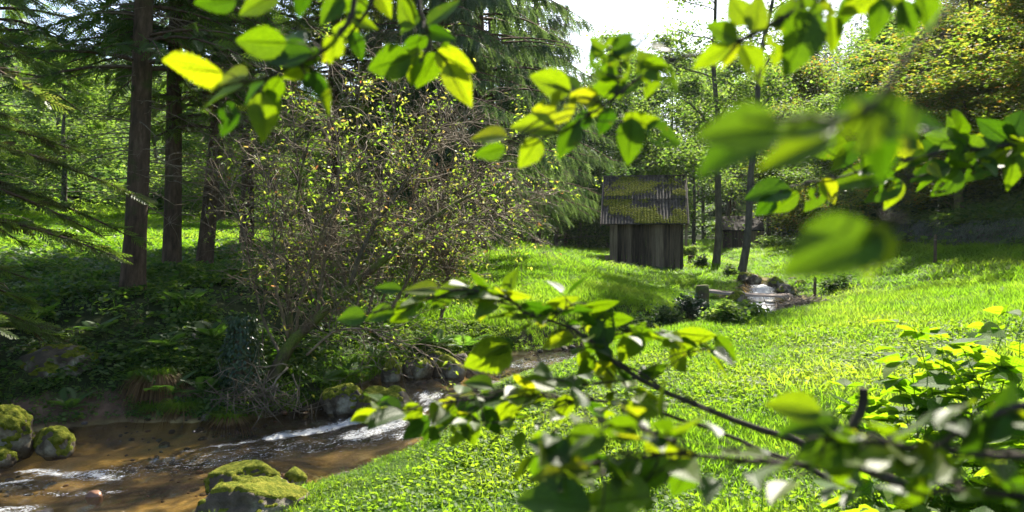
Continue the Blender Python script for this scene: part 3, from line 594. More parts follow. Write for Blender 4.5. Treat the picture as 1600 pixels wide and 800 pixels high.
# slim alders by the upper stream
AL = [decid_proto(201, 17, 3.5, 2.9, 9000, .15, .16, 'decid', limbs=26, spread=.42, droop=.15), decid_proto(202, 17, 5.0, 2.7, 8000, .15, .15, 'decid', limbs=24, spread=.42, droop=.15)]
plant_tree('alder_tree', AL[0], X_(1118, 34), 34, 1.0, 'upright slim alder with a dark trunk just right of the shed', 'slim alders by the upper stream', sink=.05)
plant_tree('alder_tree', AL[1], X_(1157, 31), 31, 1.0, 'slim alder leaning right beside the white cascade', 'slim alders by the upper stream', lean=(0, .125), sink=.05)
# light trees behind the shed
MID = [decid_proto(203, 12, 1.0, 3.4, 15000, .19, .14, 'decid', limbs=24, spread=.5), decid_proto(204, 13, 1.5, 3.2, 13000, .19, .14, 'decid', limbs=22, spread=.5)]
MID.append(decid_proto(213, 13, 5.2, 3.2, 11000, .19, .13, 'decid', limbs=20, spread=.5))
BSH = [decid_proto(205, 8, .3, 3.0, 17000, .15, .12, 'decid_dark', limbs=24, spread=.45, top=.6), decid_proto(206, 9, .3, 3.0, 16000, .16, .12, 'decid', limbs=24, spread=.45, top=.6)]
AUT = [decid_proto(207, 16, 1.2, 5.2, 46000, .18, .24, 'autumn', 'mossy_bark', limbs=38, spread=.36, droop=.15, sub=10), decid_proto(208, 15, 1.2, 4.8, 46000, .19, .24, 'autumn', 'mossy_bark', limbs=32, spread=.55, droop=.15, sub=9), decid_proto(209, 15, 1.2, 4.6, 44000, .18, .22, 'decid', 'mossy_bark', limbs=30, spread=.5, droop=.15, sub=9)]
BARE = decid_proto(210, 12, 2.5, 3.0, 900, .08, .09, 'shrub', 'twig', limbs=22, spread=.5, sub=11)
gb = 'pale green trees behind the shed'
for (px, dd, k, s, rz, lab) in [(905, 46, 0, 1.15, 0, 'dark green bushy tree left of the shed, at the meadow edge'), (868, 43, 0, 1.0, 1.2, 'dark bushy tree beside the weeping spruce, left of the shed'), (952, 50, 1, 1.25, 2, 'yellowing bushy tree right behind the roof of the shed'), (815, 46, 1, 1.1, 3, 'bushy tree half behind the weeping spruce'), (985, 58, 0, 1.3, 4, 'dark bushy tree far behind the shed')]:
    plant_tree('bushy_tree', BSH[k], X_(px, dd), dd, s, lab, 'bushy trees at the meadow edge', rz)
for (px, dd, k, s, rz, lab) in [(1000, 55, 0, 1.1, 0, 'pale green tree rising straight above the shed roof'), (1045, 60, 1, 1.2, 1, 'pale green tree behind the right end of the shed roof'), (1085, 52, 0, .95, 2, 'pale green tree between the shed and the upright alder'), (1140, 62, 2, 1.1, 3, 'pale green tree between the two slim alders, behind the second shed'), (1200, 66, 2, 1.15, 4, 'pale green tree right of the leaning alder'), (1245, 74, 2, 1.2, 5, 'pale green tree before the far blue conifers'), (960, 68, 1, 1.35, .6, 'tall pale tree far behind the yellowing bushy tree'), (1100, 80, 0, 1.5, 1.7, 'tall pale tree farthest behind the alders')]:
    plant_tree('broadleaf_tree', MID[k], X_(px, dd), dd, s, lab, gb, rz)
for (px, dd, s, lab) in [(884, 47, 1.2, 'nearly bare thin tree against the white sky, left of the shed'), (1022, 66, 1.4, 'thin bare tree against the sky above the shed'), (1052, 70, 1.35, 'second thin bare tree above the shed, leaning slightly')]:
    plant_tree('bare_tree', BARE, X_(px, dd), dd, s, lab, 'thin bare trees against the sky', rz=px*.1)
# wood on the right hillside
gr = 'autumn trees on the right hillside'
for (x, y, k, s, rz, lab) in [(19.2, 27, 0, (1.0, 1.0, .56), 0, 'large yellowing beech overhanging the ivy wall at the right edge'), (20.5, 36, 0, (1.0, 1.0, .62), 2, 'yellowing beech behind the overhanging one'), (21.0, 45, 2, (1.05, 1.05, .74), 1, 'green broadleaf tree on the hillside left of the yellowing beeches'), (19.5, 52, 1, (.95, .95, .8), 3, 'brownish tree next to the far blue conifers'), (25.5, 31, 1, (1.1, 1.1, .55), 4, 'beech higher up the hillside behind the overhanging one'), (27, 42, 1, (1.1, 1.1, .6), 5, 'yellow beech high on the hillside'), (26, 55, 2, (1.05, 1.05, .7), .5, 'green tree high on the hillside farther up the valley'), (21.5, 20, 1, .9, 1.4, 'beech beyond the right edge of the picture'), (33, 38, 0, (1.1, 1.1, .6), 2.2, 'yellow beech near the top of the hillside'), (33, 52, 1, (1.1, 1.1, .7), 3.3, 'brownish beech near the top of the hillside'), (17.9, 32, 0, (.8, .8, .5), 2.6, 'smaller yellow beech standing right behind the ivy wall'), (18.6, 40.5, 2, (.85, .85, .6), 4.1, 'green tree right behind the far end of the ivy wall')]:
    plant_tree('beech_tree', AUT[k], x, y, s, lab, gr, rz, sink=.1)
SAP = [decid_proto(211, 6, 1.0, 1.6, 2600, .12, .05, 'decid_dark', limbs=14, spread=.3), decid_proto(212, 7, 2.4, 1.3, 1500, .12, .05, 'decid', limbs=12, spread=.3)]
gs = 'young trees in the shade of the right hillside'
for i, (x, y, k, s, rz) in enumerate([(17.6, 42, 1, 1.2, 0), (18.8, 40, 0, 1.1, 1), (18.4, 34, 0, 1.0, 2), (19.6, 31, 0, 1.2, 3), (20.6, 27.5, 0, 1.1, 4), (18.7, 47, 1, 1.2, 5), (18.2, 57, 1, 1.3, .5), (21.3, 60, 1, 1.3, 1.5), (24, 63, 1, 1.2, 2.5), (19.0, 24, 0, .9, 3.5), (22.5, 34, 0, 1.3, 4.5)]):
    plant_tree('young_tree', SAP[k], x, y, s, ['slender young tree above the ivy wall, ', 'slender pale sapling before the dark far wood, '][k]+ORD[[0, 0, 1, 2, 3, 1, 2, 3, 4, 4, 5][i]]+' counted up from the nearest', gs, rz, lean=(0, .08*math.sin(rz*3)))
gf = 'dark conifers closing the valley'
for i, (x, y, k, s) in enumerate(sorted([(19, 70, 0, .9), (23, 68, 1, .95), (27, 71, 0, 1.0), (31, 66, 1, .9), (21, 76, 1, 1.0), (26, 78, 0, 1.05), (33, 76, 1, 1.0), (36, 70, 0, 1.0), (29, 84, 0, 1.0), (38, 82, 1, 1.0)], key=lambda q: q[0]/q[1])):
    plant_tree('conifer_tree', FAR[k], x, y, s*.8, ORD[i]+' from the left of the dark shaded conifers closing the far end of the meadow', gf, rz=i)
gh = 'blue hazy conifers on the far hill'
rr = np.random.default_rng(5)
for i in range(30):
    px = rr.uniform(930, 1330) if i > 16 else rr.uniform(1120, 1330); dd = rr.uniform(125, 215)
    plant_tree('conifer_tree', FAR[i % 2], X_(px, dd), dd, rr.uniform(.9, 1.25), 'blue hazy conifer on the far hill at the end of the valley', gh, rz=i)
for i, (x, y, k, s) in enumerate(sorted([(-14, 40, 2, .9), (-20, 36, 2, 1), (-9, 43, 2, .9), (-5, 47, 1, .85), (-25, 44, 2, 1.1), (-16, 52, 1, 1.0), (-1, 52, 2, .8), (-11, 36, 0, .9), (-17, 45, 0, 1), (-6.5, 38, 0, .85), (-23, 52, 0, 1.1), (-12, 56, 0, 1.1), (-29, 40, 0, 1.1)], key=lambda q: q[0]/q[1])):
    plant_tree('broadleaf_tree', AUT[k] if k == 1 else MID[i % 2], x, y, (s, s, s*.58), ORD[i]+' from the left of the sunlit broadleaf trees glimpsed between the left wood trunks', 'trees beyond the left wood', rz=i*1.3)

# ------------------------------------------------------------------ twiggy shrubs over the stream
def shrub(name, label, stems, twigs, nleaf, ls, lmat, seed, base, levels=3, tl=(.35, 1.0), bark='twig', stem_mat=None, up=.25):
    global RNG
    old = RNG; RNG = np.random.default_rng(seed); e = empty(name, base, label, 'shrub', 'twiggy shrubs over the stream'); allp = []
    for (pts, r0, r1, mname) in stems:
        p = smooth_path(pts, 26); p = p+np.c_[fbm(p[:, 2]*2, p[:, 0]*2, o=2, s=seed), fbm(p[:, 2]*2+9, p[:, 0]*2, o=2, s=seed+1), 0*p[:, 0]]*.05
        m_ = MB(); tube(m_, p, np.linspace(r0, r1, len(p)), 8); m_.build('stem', M[mname], e); allp.append((p, r0))
    tw, lf = MB(), MB(); tips = []
    wgt = np.array([len(p)*(.3+min(r, .05)*14) for p, r in allp]); wgt = wgt/wgt.sum(); cur = []
    for k in range(twigs):
        p, r0 = allp[RNG.choice(len(allp), p=wgt)]; i = RNG.integers(int(len(p)*.22), len(p)); t = nrm(p[min(i+1, len(p)-1)]-p[i-1])
        cur.append((p[i], nrm(t*.9+rdir(1)[0]*1.0+[0, 0, up]), RNG.uniform(*tl), .009))
    for lev in range(levels):
        nxt = []
        for (p0, dv, L, r) in cur:
            k = 6; pts = [p0]; d_ = dv; 
            for j in range(k): d_ = nrm(d_+rdir(1)[0]*.34+np.array([0, 0, -.05])); pts.append(pts[-1]+d_*L/k)
            pts = np.array(pts); tube(tw, pts, np.linspace(r, r*.4, k+1), 3, cap=False, a=RNG.random()); tips += [pts[-1], pts[4]]
            if lev < levels-1:
                for q in range(2 if lev == 0 else 2):
                    i = RNG.integers(2, k+1); nxt.append((pts[i], nrm(d_*.6+rdir(1)[0]), L*RNG.uniform(.35, .75), r*.62))
        cur = nxt
    tag(tw.build('twigs', M[bark], e), kind='stuff'); tips = np.array(tips)
    cl = fbm(tips[:, 0]*1.2, tips[:, 2]*1.2, tips[:, 1], o=2, s=seed+5)+.25*RNG.normal(0, 1, len(tips)); q = tips[np.argsort(-cl)[:int(len(tips)*.34)]]; q = q[RNG.permutation(len(q))[:max(60, nleaf//9)]]
    n = nleaf; P = q[RNG.integers(0, len(q), n)]+RNG.normal(0, .075, (n, 3)); stamp(lf, LEAFQ*[.8, 1.15, 1], LEAFF, frames(rdir(n, -.9, .3), roll=RNG.normal(0, .7, n))*(ls*RNG.uniform(.6, 1.25, n))[:, None, None], P)
    tag(lf.build('leaves', M[lmat], e, smooth=False), kind='stuff'); RNG = old; return e
A = lambda L, d: [at(px, py, d+o) for px, py, o in L]
b0 = at(425, 605, 12.2)
shrub('hazel_shrub', 'big twiggy hazel on a mossy leaning trunk rooted in the stream bank', [
    (A([(415, 625, 0), (430, 585, 0), (455, 535, 0), (495, 495, .1), (545, 450, .2), (600, 405, .3), (650, 360, .5), (700, 325, .7), (745, 300, .9)], 12.2), .115, .02, 'mossy_bark'),
    (A([(455, 540, 0), (452, 500, .1), (450, 440, .2), (458, 360, .3), (470, 270, .4), (488, 190, .4)], 12.2), .05, .01, 'mossy_bark'),
    (A([(450, 530, 0), (435, 470, -.2), (430, 400, -.4), (425, 320, -.5), (400, 240, -.5)], 12.2), .028, .008, 'twig'),
    (A([(495, 495, .1), (505, 420, 0), (520, 340, 0), (528, 260, 0), (520, 190, 0)], 12.2), .035, .008, 'twig'),
    (A([(545, 450, .2), (570, 380, 0), (610, 320, -.1), (650, 260, -.1), (690, 190, 0)], 12.2), .04, .008, 'grey_bark'),
    (A([(460, 520, 0), (475, 450, -.2), (500, 370, -.3), (545, 290, -.3), (580, 210, -.3)], 12.2), .025, .007, 'twig'),
    (A([(440, 560, 0), (410, 490, .4), (390, 410, .6), (370, 330, .7), (340, 270, .7)], 12.2), .025, .006, 'twig'),
    (A([(600, 405, .3), (660, 380, .2), (720, 350, .2), (790, 330, .3)], 12.2), .022, .006, 'twig'),
    (A([(478, 555, -.1), (520, 520, -.2), (570, 515, -.2), (640, 540, -.1)], 12.2), .02, .006, 'dead_twig')], 380, 1900, .07, 'shrub', 301, b0, tl=(.4, 1.1))
shrub('thorn_shrub', 'tall thorn bush with yellow leaves and bare grey twigs behind the mossy trunk', [
    (A([(560 + dx*.25, 500, 0), (560+dx*.5, 420, 0), (560+dx*.8, 300, oy), (560+dx, tp, oy)], 14.2), .03, .007, 'twig') for dx, tp, oy in ((-160, 170, .3), (-110, 110, -.2), (-50, 100, .5), (0, 95, -.4), (60, 105, .2), (110, 120, .6), (170, 170, 0), (-190, 260, .2), (200, 250, .4))], 560, 3700, .07, 'shrub', 302, at(560, 500, 14.2), tl=(.4, 1.2))
shrub('arching_shrub', 'thin bare bush arching from the bank over the sunlit mound', [
    (A([(690, 500, 0), (700, 430, 0), (690+dx*.5, 340, oy), (690+dx, tp, oy)], 15.2), .026, .006, 'twig') for dx, tp, oy in ((-60, 230, .3), (0, 220, -.2), (50, 260, .4), (95, 300, 0), (140, 330, .3), (-90, 320, .1), (170, 300, .5))], 260, 2000, .07, 'shrub', 303, at(690, 500, 15.2), tl=(.4, 1.1), up=0)

# ------------------------------------------------------------------ the old shed
def hit(px, py, lo=3.0, hi=90, off=0.0):
    """where the line of sight through a photograph pixel meets the ground"""
    dd = np.arange(lo, hi, .04); p = np.stack([(px-800)/FPX*dd, dd, H+(370-py)/FPX*dd], -1); t = terrain(p[:, 0], p[:, 1])+off; k = np.argmax(p[:, 2] <= t)
    return p[k] if (p[:, 2] <= t).any() else p[-1]
def rotz(a): c, s = math.cos(a), math.sin(a); return np.array([[c, -s, 0], [s, c, 0], [0, 0, 1.0]])
def lump(n=3, seed=0, sx=1, sy=1, sz=1, amp=.16, fr=1.6, cut=None):
    import bmesh
    bm = bmesh.new(); bmesh.ops.create_icosphere(bm, subdivisions=n, radius=1.0); v = np.array([q.co[:] for q in bm.verts]); f = np.array([[w.index for w in q.verts] for q in bm.faces]); bm.free()
    r = np.random.default_rng(seed); k = 1+amp*fbm(v[:, 0]*fr+seed*3.1, v[:, 1]*fr, v[:, 2]*fr, o=4, s=seed)*1.6
    for _ in range(7):
        d_ = nrm(r.normal(size=3)); h = r.uniform(.72, .95); q = v@d_; k = np.where(q*k > h, h/np.maximum(q, .01), k)
    return v*k[:, None]*[sx, sy, sz], f
SL = Vector((*at(1010, 0, 33.5)[:2], 1.2)); RZ = R(-9.5)
shed = empty('shed', SL, 'small old wooden shed with a steep mossy roof standing alone on the meadow', 'shed', rz=RZ)
rs = np.random.default_rng(11)
def plank_mesh(w, h0, h1, ttop=0.0, th=.026):
    m_ = MB(); n = 5; z = np.linspace(0, 1, n); wob = rs.normal(0, .004, (n, 2))
    vv = []
    for i in range(n):
        zz = h0+(h1-h0)*z[i]; bow = rs.normal(0, .004)
        for sx, sy in ((-1, 0), (1, 0), (1, 1), (-1, 1)): vv.append([sx*(w/2+wob[i, (sx+1)//2]), sy*th+bow, zz+(ttop*sx if i == n-1 else 0)+(rs.normal(0, .012) if i == 0 else 0)])
    f = []
    for i in range(n-1):
        for q in range(4): f.append([i*4+q, i*4+(q+1) % 4, i*4+4+(q+1) % 4, i*4+4+q])
    f += [[3, 2, 1, 0], [(n-1)*4+i for i in range(4)]]; m_.add(vv, f); return m_.mesh('plank', M['plank'], smooth=False)
HW, DEP, EAVE, RIDGE = 1.52, 4.0, 1.92, 4.04
slope = (RIDGE-EAVE)/(DEP/2+.25)
x = -HW
while x < HW-.05:
    w = min(rs.uniform(.14, .27), HW-x); u = (x+w/2+HW)/(2*HW); b = .38-.34*u+rs.uniform(-.02, .02)
    put('plank', plank_mesh(w-.010, b, EAVE+.28), shed, Matrix.Translation((x+w/2, rs.uniform(0, .018), 0)))
    put('plank', plank_mesh(w-.008, .2, EAVE+.28), shed, Matrix.Translation((x+w/2, DEP, 0))); x += w
for sx in (-1, 1):
    y = .03
    while y < DEP-.05:
        w = min(rs.uniform(.16, .26), DEP-y); ym = y+w/2; top = EAVE+.2+slope*(min(ym, DEP-ym)-w*.6); b = (.40 if sx < 0 else .06)
        put('plank', plank_mesh(w-.008, b, top), shed, Matrix.Translation((sx*(HW-.03), ym, 0)) @ Matrix.Rotation(R(90), 4, 'Z')); y += w
put('corner_post', plank_mesh(.16, .15, .62, th=.22), shed, Matrix.Translation((-HW-.12, -.06, 0)))
put('hanging_plank', plank_mesh(.11, 1.02, EAVE+.1), shed, Matrix.Translation((HW+.07, .02, 0)) @ Matrix.Rotation(R(1.5), 4, 'Y'))
RL, RR_, OV = -1.86, 1.70, .30
th = math.atan2(RIDGE-EAVE+.0, DEP/2+OV); Ls = math.hypot(RIDGE-EAVE, DEP/2+OV)
def roof_M(x, s, lift, back=False):
    """rib frame: local y runs up the slope"""
    base = Matrix.Translation((x, -OV if not back else DEP+OV, EAVE)) @ (Matrix.Rotation(math.pi, 4, 'Z') if back else Matrix.Identity(4)) @ Matrix.Rotation(th, 4, 'X') @ Matrix.Translation((0, s, lift)); return base
def rib_mesh(L, w):
    m_ = MB(); n = 6; v = []; 
    for i in range(n):
        y = L*i/(n-1); rr_ = w*.5*rs.uniform(.9, 1.06)
        for k in range(5): a = math.pi*k/4; v.append([math.cos(a)*rr_, y+(rs.normal(0, .012) if i == 0 else 0), math.sin(a)*rr_*.5])
    f = [[i*5+k, i*5+5+k, i*5+6+k, i*5+1+k] for i in range(n-1) for k in range(4)]; m_.add(v, f); m_.add(np.array(v[:5]), [[0, 1, 2, 3]]); return m_.mesh('roof_rib', M['roof'])
pitch = (RR_-RL)/27; LA = Ls*.56; LB = Ls*.5
ribs_a = [rib_mesh(LA, pitch*.72) for _ in range(4)]; ribs_b = [rib_mesh(LB, pitch*.72) for _ in range(4)]
for k in range(27):
    xx = RL+pitch*(k+.5)
    put('roof_rib', ribs_a[k % 4], shed, roof_M(xx, rs.uniform(-.02, .02), .012)); put('roof_rib', ribs_b[(k*3) % 4], shed, roof_M(xx+rs.normal(0, .004), Ls-LB+rs.uniform(-.015, .015), .045))
    put('roof_rib', ribs_a[(k+2) % 4], shed, roof_M(-xx if False else xx, 0, .012, True)); put('roof_rib', ribs_b[k % 4], shed, roof_M(xx, Ls-LB, .045, True))
for back in (False, True):
    for s0, L, l in ((0, LA, 0.0), (Ls-LB, LB, .033)):
        m_ = MB(); box(m_, (0, L/2, -.012), RR_-RL, L, .024); put('roof_sheet', m_.mesh('roof_sheet', M['roof'], False), shed, roof_M((RL+RR_)/2, s0, l, back))
for xx in (RL-.02, RR_+.02):
    m_ = MB(); box(m_, (0, Ls/2, -.02), .035, Ls+.06, .13); put('rake_board', m_.mesh('rake_board', M['bridge'], False), shed, roof_M(xx, 0, 0))
m_ = MB(); box(m_, (0, 0, 0), RR_-RL+.1, .16, .04); put('ridge_board', m_.mesh('ridge_board', M['roof'], False), shed, Matrix.Translation(((RL+RR_)/2, DEP/2, RIDGE+.06)))
for zz_, yy_ in ((EAVE+.02, .06), (.42, .06), (EAVE+.02, DEP-.06)):
    m_ = MB(); box(m_, (0, 0, 0), 2*HW-.16, .08, .09); put('beam', m_.mesh('beam', M['plank'], False), shed, Matrix.Translation((0, yy_, zz_)))
m_ = MB(); lv, lf_ = lump(1, 5); Ts, Ms, As = [], [], []
for k in range(14000):
    u, s = rs.uniform(RL+.05, RR_-.05), rs.uniform(.02, Ls-.05); c = fbm([u*1.1+3], [s*1.3], o=3, s=82)[0]+.16*math.exp(-((u+.35)/.55)**2-((s-.35)/.6)**2)*2.2+.20*math.exp(-((u-1.25)/.4)**2-((s-2.2)/.5)**2)*2+.18*math.exp(-((u+1.45)/.22)**2-((s-1.0)/.8)**2)*2
    if c < .16+rs.normal(0, .13): continue
    Mx = roof_M(u, s, (.03 if s < LA else .06)+.02*abs(math.sin(u/pitch*math.pi))); sc = rs.uniform(.012, .034); R3 = np.array(Mx.to_3x3())
    Ts.append(np.array(Mx.translation)); Ms.append(R3@np.diag([sc, sc*1.6, sc*.55])); As.append(rs.random())
stamp(m_, lv, lf_, np.array(Ms), np.array(Ts), np.array(As)); o = bpy.data.objects.new('moss', m_.mesh('moss', M['moss'])); COL.objects.link(o); o.parent = shed; tag(o, kind='stuff')
for k in range(17):
    u = k/16; v, f = lump(2, 400+k, rs.uniform(.10, .2), .12, rs.uniform(.07, .12)); m_ = MB(); m_.add(v, f); zb = .33-.36*u
    put('foundation_stone', m_.mesh('foundation_stone', M['stone']), shed, Matrix.Translation((-HW+2*HW*u+rs.normal(0, .04), -.05-rs.uniform(0, .1), zb-rs.uniform(.0, .06))))
for k in range(5):
    v, f = lump(2, 430+k, .22, .22, .16); m_ = MB(); m_.add(v, f); put('foundation_stone', m_.mesh('foundation_stone', M['stone']), shed, Matrix.Translation((HW-.1+rs.normal(0, .05), .1+.5*k, -.06)))
# second shed, farther up the valley
s2 = empty('shed', (*at(1160, 0, 50)[:2], 1.45), 'dark plank shed far behind the two slim alders', 'shed', rz=R(-14))
x = -1.15
while x < 1.1:
    w = rs.uniform(.15, .24); put('plank', plank_mesh(w-.012, 0, 1.55), s2, Matrix.Translation((x+w/2, 0, 0))); put('plank', plank_mesh(w-.012, 0, 1.9), s2, Matrix.Translation((x+w/2, 2, 0))); x += w
for sx in (-1.16, x+.01):
    for k in range(9): put('plank', plank_mesh(.21, 0, 1.55+.35*k/9), s2, Matrix.Translation((sx, .14+k*.22, 0)) @ Matrix.Rotation(R(90), 4, 'Z'))
m_ = MB(); box(m_, (0, 0, 0), 2.5, 2.5, .07); put('roof', m_.mesh('roof', M['dark_roof'], False), s2, Matrix.Translation((.05, .95, 2.0)) @ Matrix.Rotation(R(22), 4, 'X'))
# ------------------------------------------------------------------ plank bridge, stump, posts, brush pile
bl, brt = at(1094, 453, 23.2), at(1236, 462, 22.8); br_ = empty('footbridge', (bl+brt)/2, 'narrow weathered plank footbridge crossing the stream below the white cascade', 'footbridge')
dv = nrm(brt-bl); Lb = np.linalg.norm(brt-bl); nv = np.array([-dv[1], dv[0], 0])
for k, (o_, z_) in enumerate(((-.14, 0), (.13, .012))):
    m_ = MB(); n = 9; tt = np.linspace(-.5, .5, n); Fm = np.stack([dv, nv, np.cross(dv, nv)], -1); vv = []
    for t_ in tt:
        for sy, sz in ((-.115, -.035), (.115, -.035), (.115, .035), (-.115, .035)): vv.append(Fm@np.array([t_*Lb, o_+sy+rs.normal(0, .004), sz+z_-.05*(1-4*t_*t_)+rs.normal(0, .004)]))
    f = [[i*4+q, i*4+(q+1) % 4, i*4+4+(q+1) % 4, i*4+4+q] for i in range(n-1) for q in range(4)]+[[3, 2, 1, 0], [(n-1)*4+i for i in range(4)]]; m_.add(np.array(vv)+br_.location, f); m_.build('plank', M['bridge'], br_, smooth=False)
def stump(p, r, h, label, ivy=0, mat='mossy_bark', name='tree_stump'):
    e = empty(name, p, label, 'stump'); m_ = MB(); zz = np.linspace(-.3, h, 10); tube(m_, np.c_[np.zeros(10)+.03*np.sin(zz*4), np.zeros(10), zz]+p, r*(1+.35*np.exp(-np.maximum(zz, 0)/.12))*rs.uniform(.93, 1.07, 10), 14); v = m_.V[0]; v += fbm(v[:, 0]*6, v[:, 1]*6, v[:, 2]*2, o=3, s=3)[:, None]*np.array([.06, .06, .02])*r*4
    m_.build('trunk', M[mat], e)
    if ivy:
        a = RNG.uniform(0, 6.28, ivy); z = RNG.uniform(-.1, 1.1, ivy)*h; q = r*(1.15+.55*RNG.random(ivy))*(1+.25*np.sin(z*5)); P = np.stack([np.cos(a)*q, np.sin(a)*q, z], -1)+p; D = np.stack([np.cos(a)*.6, np.sin(a)*.6, -np.ones(ivy)], -1)+rdir(ivy)*.5
        m_ = MB(); stamp(m_, LEAFQ*[1.1, 1, 1], LEAFF, frames(D, up=np.stack([np.cos(a), np.sin(a), .3+0*a], -1))*(.055*RNG.uniform(.6, 1.3, ivy))[:, None, None], P); tag(m_.build('ivy', M['ivy'], e, smooth=False), kind='stuff')
    return e
p = hit(1096, 484, 15, 40); stump(p+[0, 0, 0], .16, .62, 'short mossy stump carrying the left end of the footbridge')
p = hit(378, 606); stump(p, .17, 1.0, 'ivy covered stump on the dark bank left of the mossy leaning trunk', 2400)
def post(px, py, hgt, r, label):
    p = hit(px, py, 12); e = empty('fence_post', p, label, 'fence post', 'old fence posts on the meadow'); m_ = MB(); tube(m_, np.array([[0, 0, -.2], [.005, 0, hgt*.5], [.012, 0, hgt*.97], [.012, 0, hgt]])+p, [r, r*.97, r*.9, r*.6], 8); m_.build('post', M['post'], e)
    m_ = MB(); tube(m_, np.array([[0, 0, hgt*.80], [.003, 0, hgt*.83]])+p, [r*1.08, r*1.08], 8); m_.build('wire_loop', M['dead_twig'], e)
post(1273, 467, .62, .045, 'short brown fence post beside the brush pile'); post(1461, 413, .95, .05, 'leaning dark fence post on the shaded slope below the ivy wall')
p = hit(1079, 414, 20); stump(p, .14, .42, 'low dark stump standing right of the shed wall')
def pile(p, n, rx, ry, rz, label, L=(.4, 1.1), mat='dead_twig', rad=(.006, .02), flat=.3):
    e = empty('brush_pile', p, label, 'brush pile'); m_ = MB()
    for k in range(n):
        c = np.array([RNG.normal()*rx*.5, RNG.normal()*ry*.5, 0]); c[2] = rz*math.exp(-(c[0]/rx)**2-(c[1]/ry)**2)*RNG.random(); d_ = nrm(rdir(1)[0]*[1, 1, flat]); l = RNG.uniform(*L); g = rdir(1)[0]*l*.08
        tube(m_, np.array([c-d_*l/2, c+g, c+d_*l/2])+p, np.array([.8, 1, .4])*RNG.uniform(*rad), 4, a=RNG.random())
    tag(m_.build('sticks', M[mat], e), kind='stuff')
pile(hit(398, 645, 9), 130, .7, .3, .55, 'tangle of dead twigs under the mossy leaning trunk by the water', (.25, .8), 'twig', (.003, .009), .8)
pile(hit(1258, 488, 12), 420, .7, .45, .34, 'brown heap of cut brush and sticks at the right end of the footbridge')
# ------------------------------------------------------------------ ivy covered wall on the right
e = empty('retaining_wall', (WALLX, 30, tz(WALLX-.2, 30)), 'low stone retaining wall overgrown with dark ivy at the foot of the hillside', 'wall')
m_ = MB(); yy = np.arange(16, 39.5, .33); rowh = .19; wv = 0
stone_meshes = []
for k in range(8):
    v, f = lump(2, 500+k, .17, .19, .10, .12); m2 = MB(); m2.add(v, f); stone_meshes.append(m2.mesh('stone', M['stone']))
for r_ in range(4):
    for i, y_ in enumerate(yy):
        zb = tz(WALLX-.25, y_); q = put('stone', stone_meshes[(i*3+r_) % 8], e, Matrix.Translation(Vector((WALLX-.02+.03*r_, y_+.16*(r_ % 2), zb+.08+r_*rowh))-e.location))
n = 15000; y = RNG.uniform(16, 39.5, n); h = RNG.random(n)**.8; zb = terrain(np.full(n, WALLX-.25), y); b = .10+.10*fbm(y*1.2, h*3, o=3, s=91); P = np.stack([WALLX-.16-b*2+.25*h+np.where(h > .85, RNG.random(n)*.6, 0), y, zb+h*1.0*(1+.2*fbm(y*.7, h*0, o=2, s=92))], -1)
m_ = MB(); D = np.tile([-.35, 0, -1.0], (n, 1))+rdir(n)*.6; stamp(m_, LEAFQ*[1.1, 1, 1], LEAFF, frames(D, up=np.tile([-1.0, 0, .4], (n, 1)))*(.085*RNG.uniform(.6, 1.3, n))[:, None, None], P, np.clip(.5+.8*fbm(y*1.3, h*3, o=3, s=93)+.15*RNG.normal(size=n), 0, 1)); tag(m_.build('ivy', M['ivy'], e, smooth=False), kind='stuff')

# ------------------------------------------------------------------ boulders in and beside the stream
gbd = 'mossy boulders in and along the stream'
def boulder(px, py, d_, w, h, label, seed, moss=.35, mat='rock', group=gbd, dep=None, name='boulder', yaw=None, dz=None):
    c = at(px, py, d_); x_, y_ = c[0], c[1]
    e = empty(name, c, label, 'boulder' if name == 'boulder' else 'stone', group, rz=0)
    v, f = lump(5 if w > .6 else 4 if w > .3 else 3, seed, w/2, (dep or w*.8)/2, h*.72, .22, 1.9); yaw = (seed*1.7) % 6.28 if yaw is None else yaw; v = v@rotz(yaw*0+((seed*37) % 60-30)*.017).T
    v[:, 2] += h*.15; v = v+np.array([c[0], c[1], c[2]]); m_ = MB(); m_.add(v, f); m_.build('rock', M[mat], e)
    if moss:
        fn = nrm(np.cross(v[f[:, 1]]-v[f[:, 0]], v[f[:, 2]]-v[f[:, 0]])); fc = v[f].mean(1); mk = fn[:, 2]-.12+1.3*fbm(fc[:, 0]*6, fc[:, 1]*6, fc[:, 2]*6, o=4, s=seed)
        sel = f[mk > moss]
        if len(sel):
            vnm = np.zeros_like(v); np.add.at(vnm, f.ravel(), np.repeat(fn, 3, 0)); vnm = nrm(vnm); cnt_all = np.bincount(f.ravel(), minlength=len(v)); cnt = np.bincount(sel.ravel(), minlength=len(v)); full = (cnt == cnt_all)
            off = np.where(full, .016+.022*np.abs(fbm(v[:, 0]*18, v[:, 1]*18, v[:, 2]*18, o=3, s=seed+1)), -.004); u, inv = np.unique(sel.ravel(), return_inverse=True)
            m_ = MB(); m_.add((v+vnm*off[:, None])[u], inv.reshape(-1, 3)); m_.build('moss', M['moss'], e)
    return e
boulder(400, 812, 7.5, .95, .45, 'largest mossy boulder on the near bank at the bottom edge, sunlit on its right side', 3, .42, dep=.75)
boulder(372, 764, 8.15, .74, .30, 'flat mossy boulder with grass on top behind the largest one', 4, .1)
boulder(462, 758, 8.25, .27, .17, 'small dark mossy stone right of the largest boulder', 5, .3)
boulder(8, 694, 9.5, .62, .50, 'tall mossy boulder standing at the left edge of the stream', 6, .1)
boulder(84, 700, 9.6, .48, .28, 'low round mossy boulder beside the tall one at the left edge', 7, .05)
boulder(0, 722, 9.2, .34, .16, 'small mossy stone in front of the tall boulder at the left edge', 8, .1)
boulder(600, 648, 11.5, .8, .46, 'rounded moss topped boulder in midstream, left of the small cascade', 9, .15)
boulder(533, 640, 11.75, .66, .42, 'leafy mossy boulder at the left bank beside the midstream one', 10, .1)
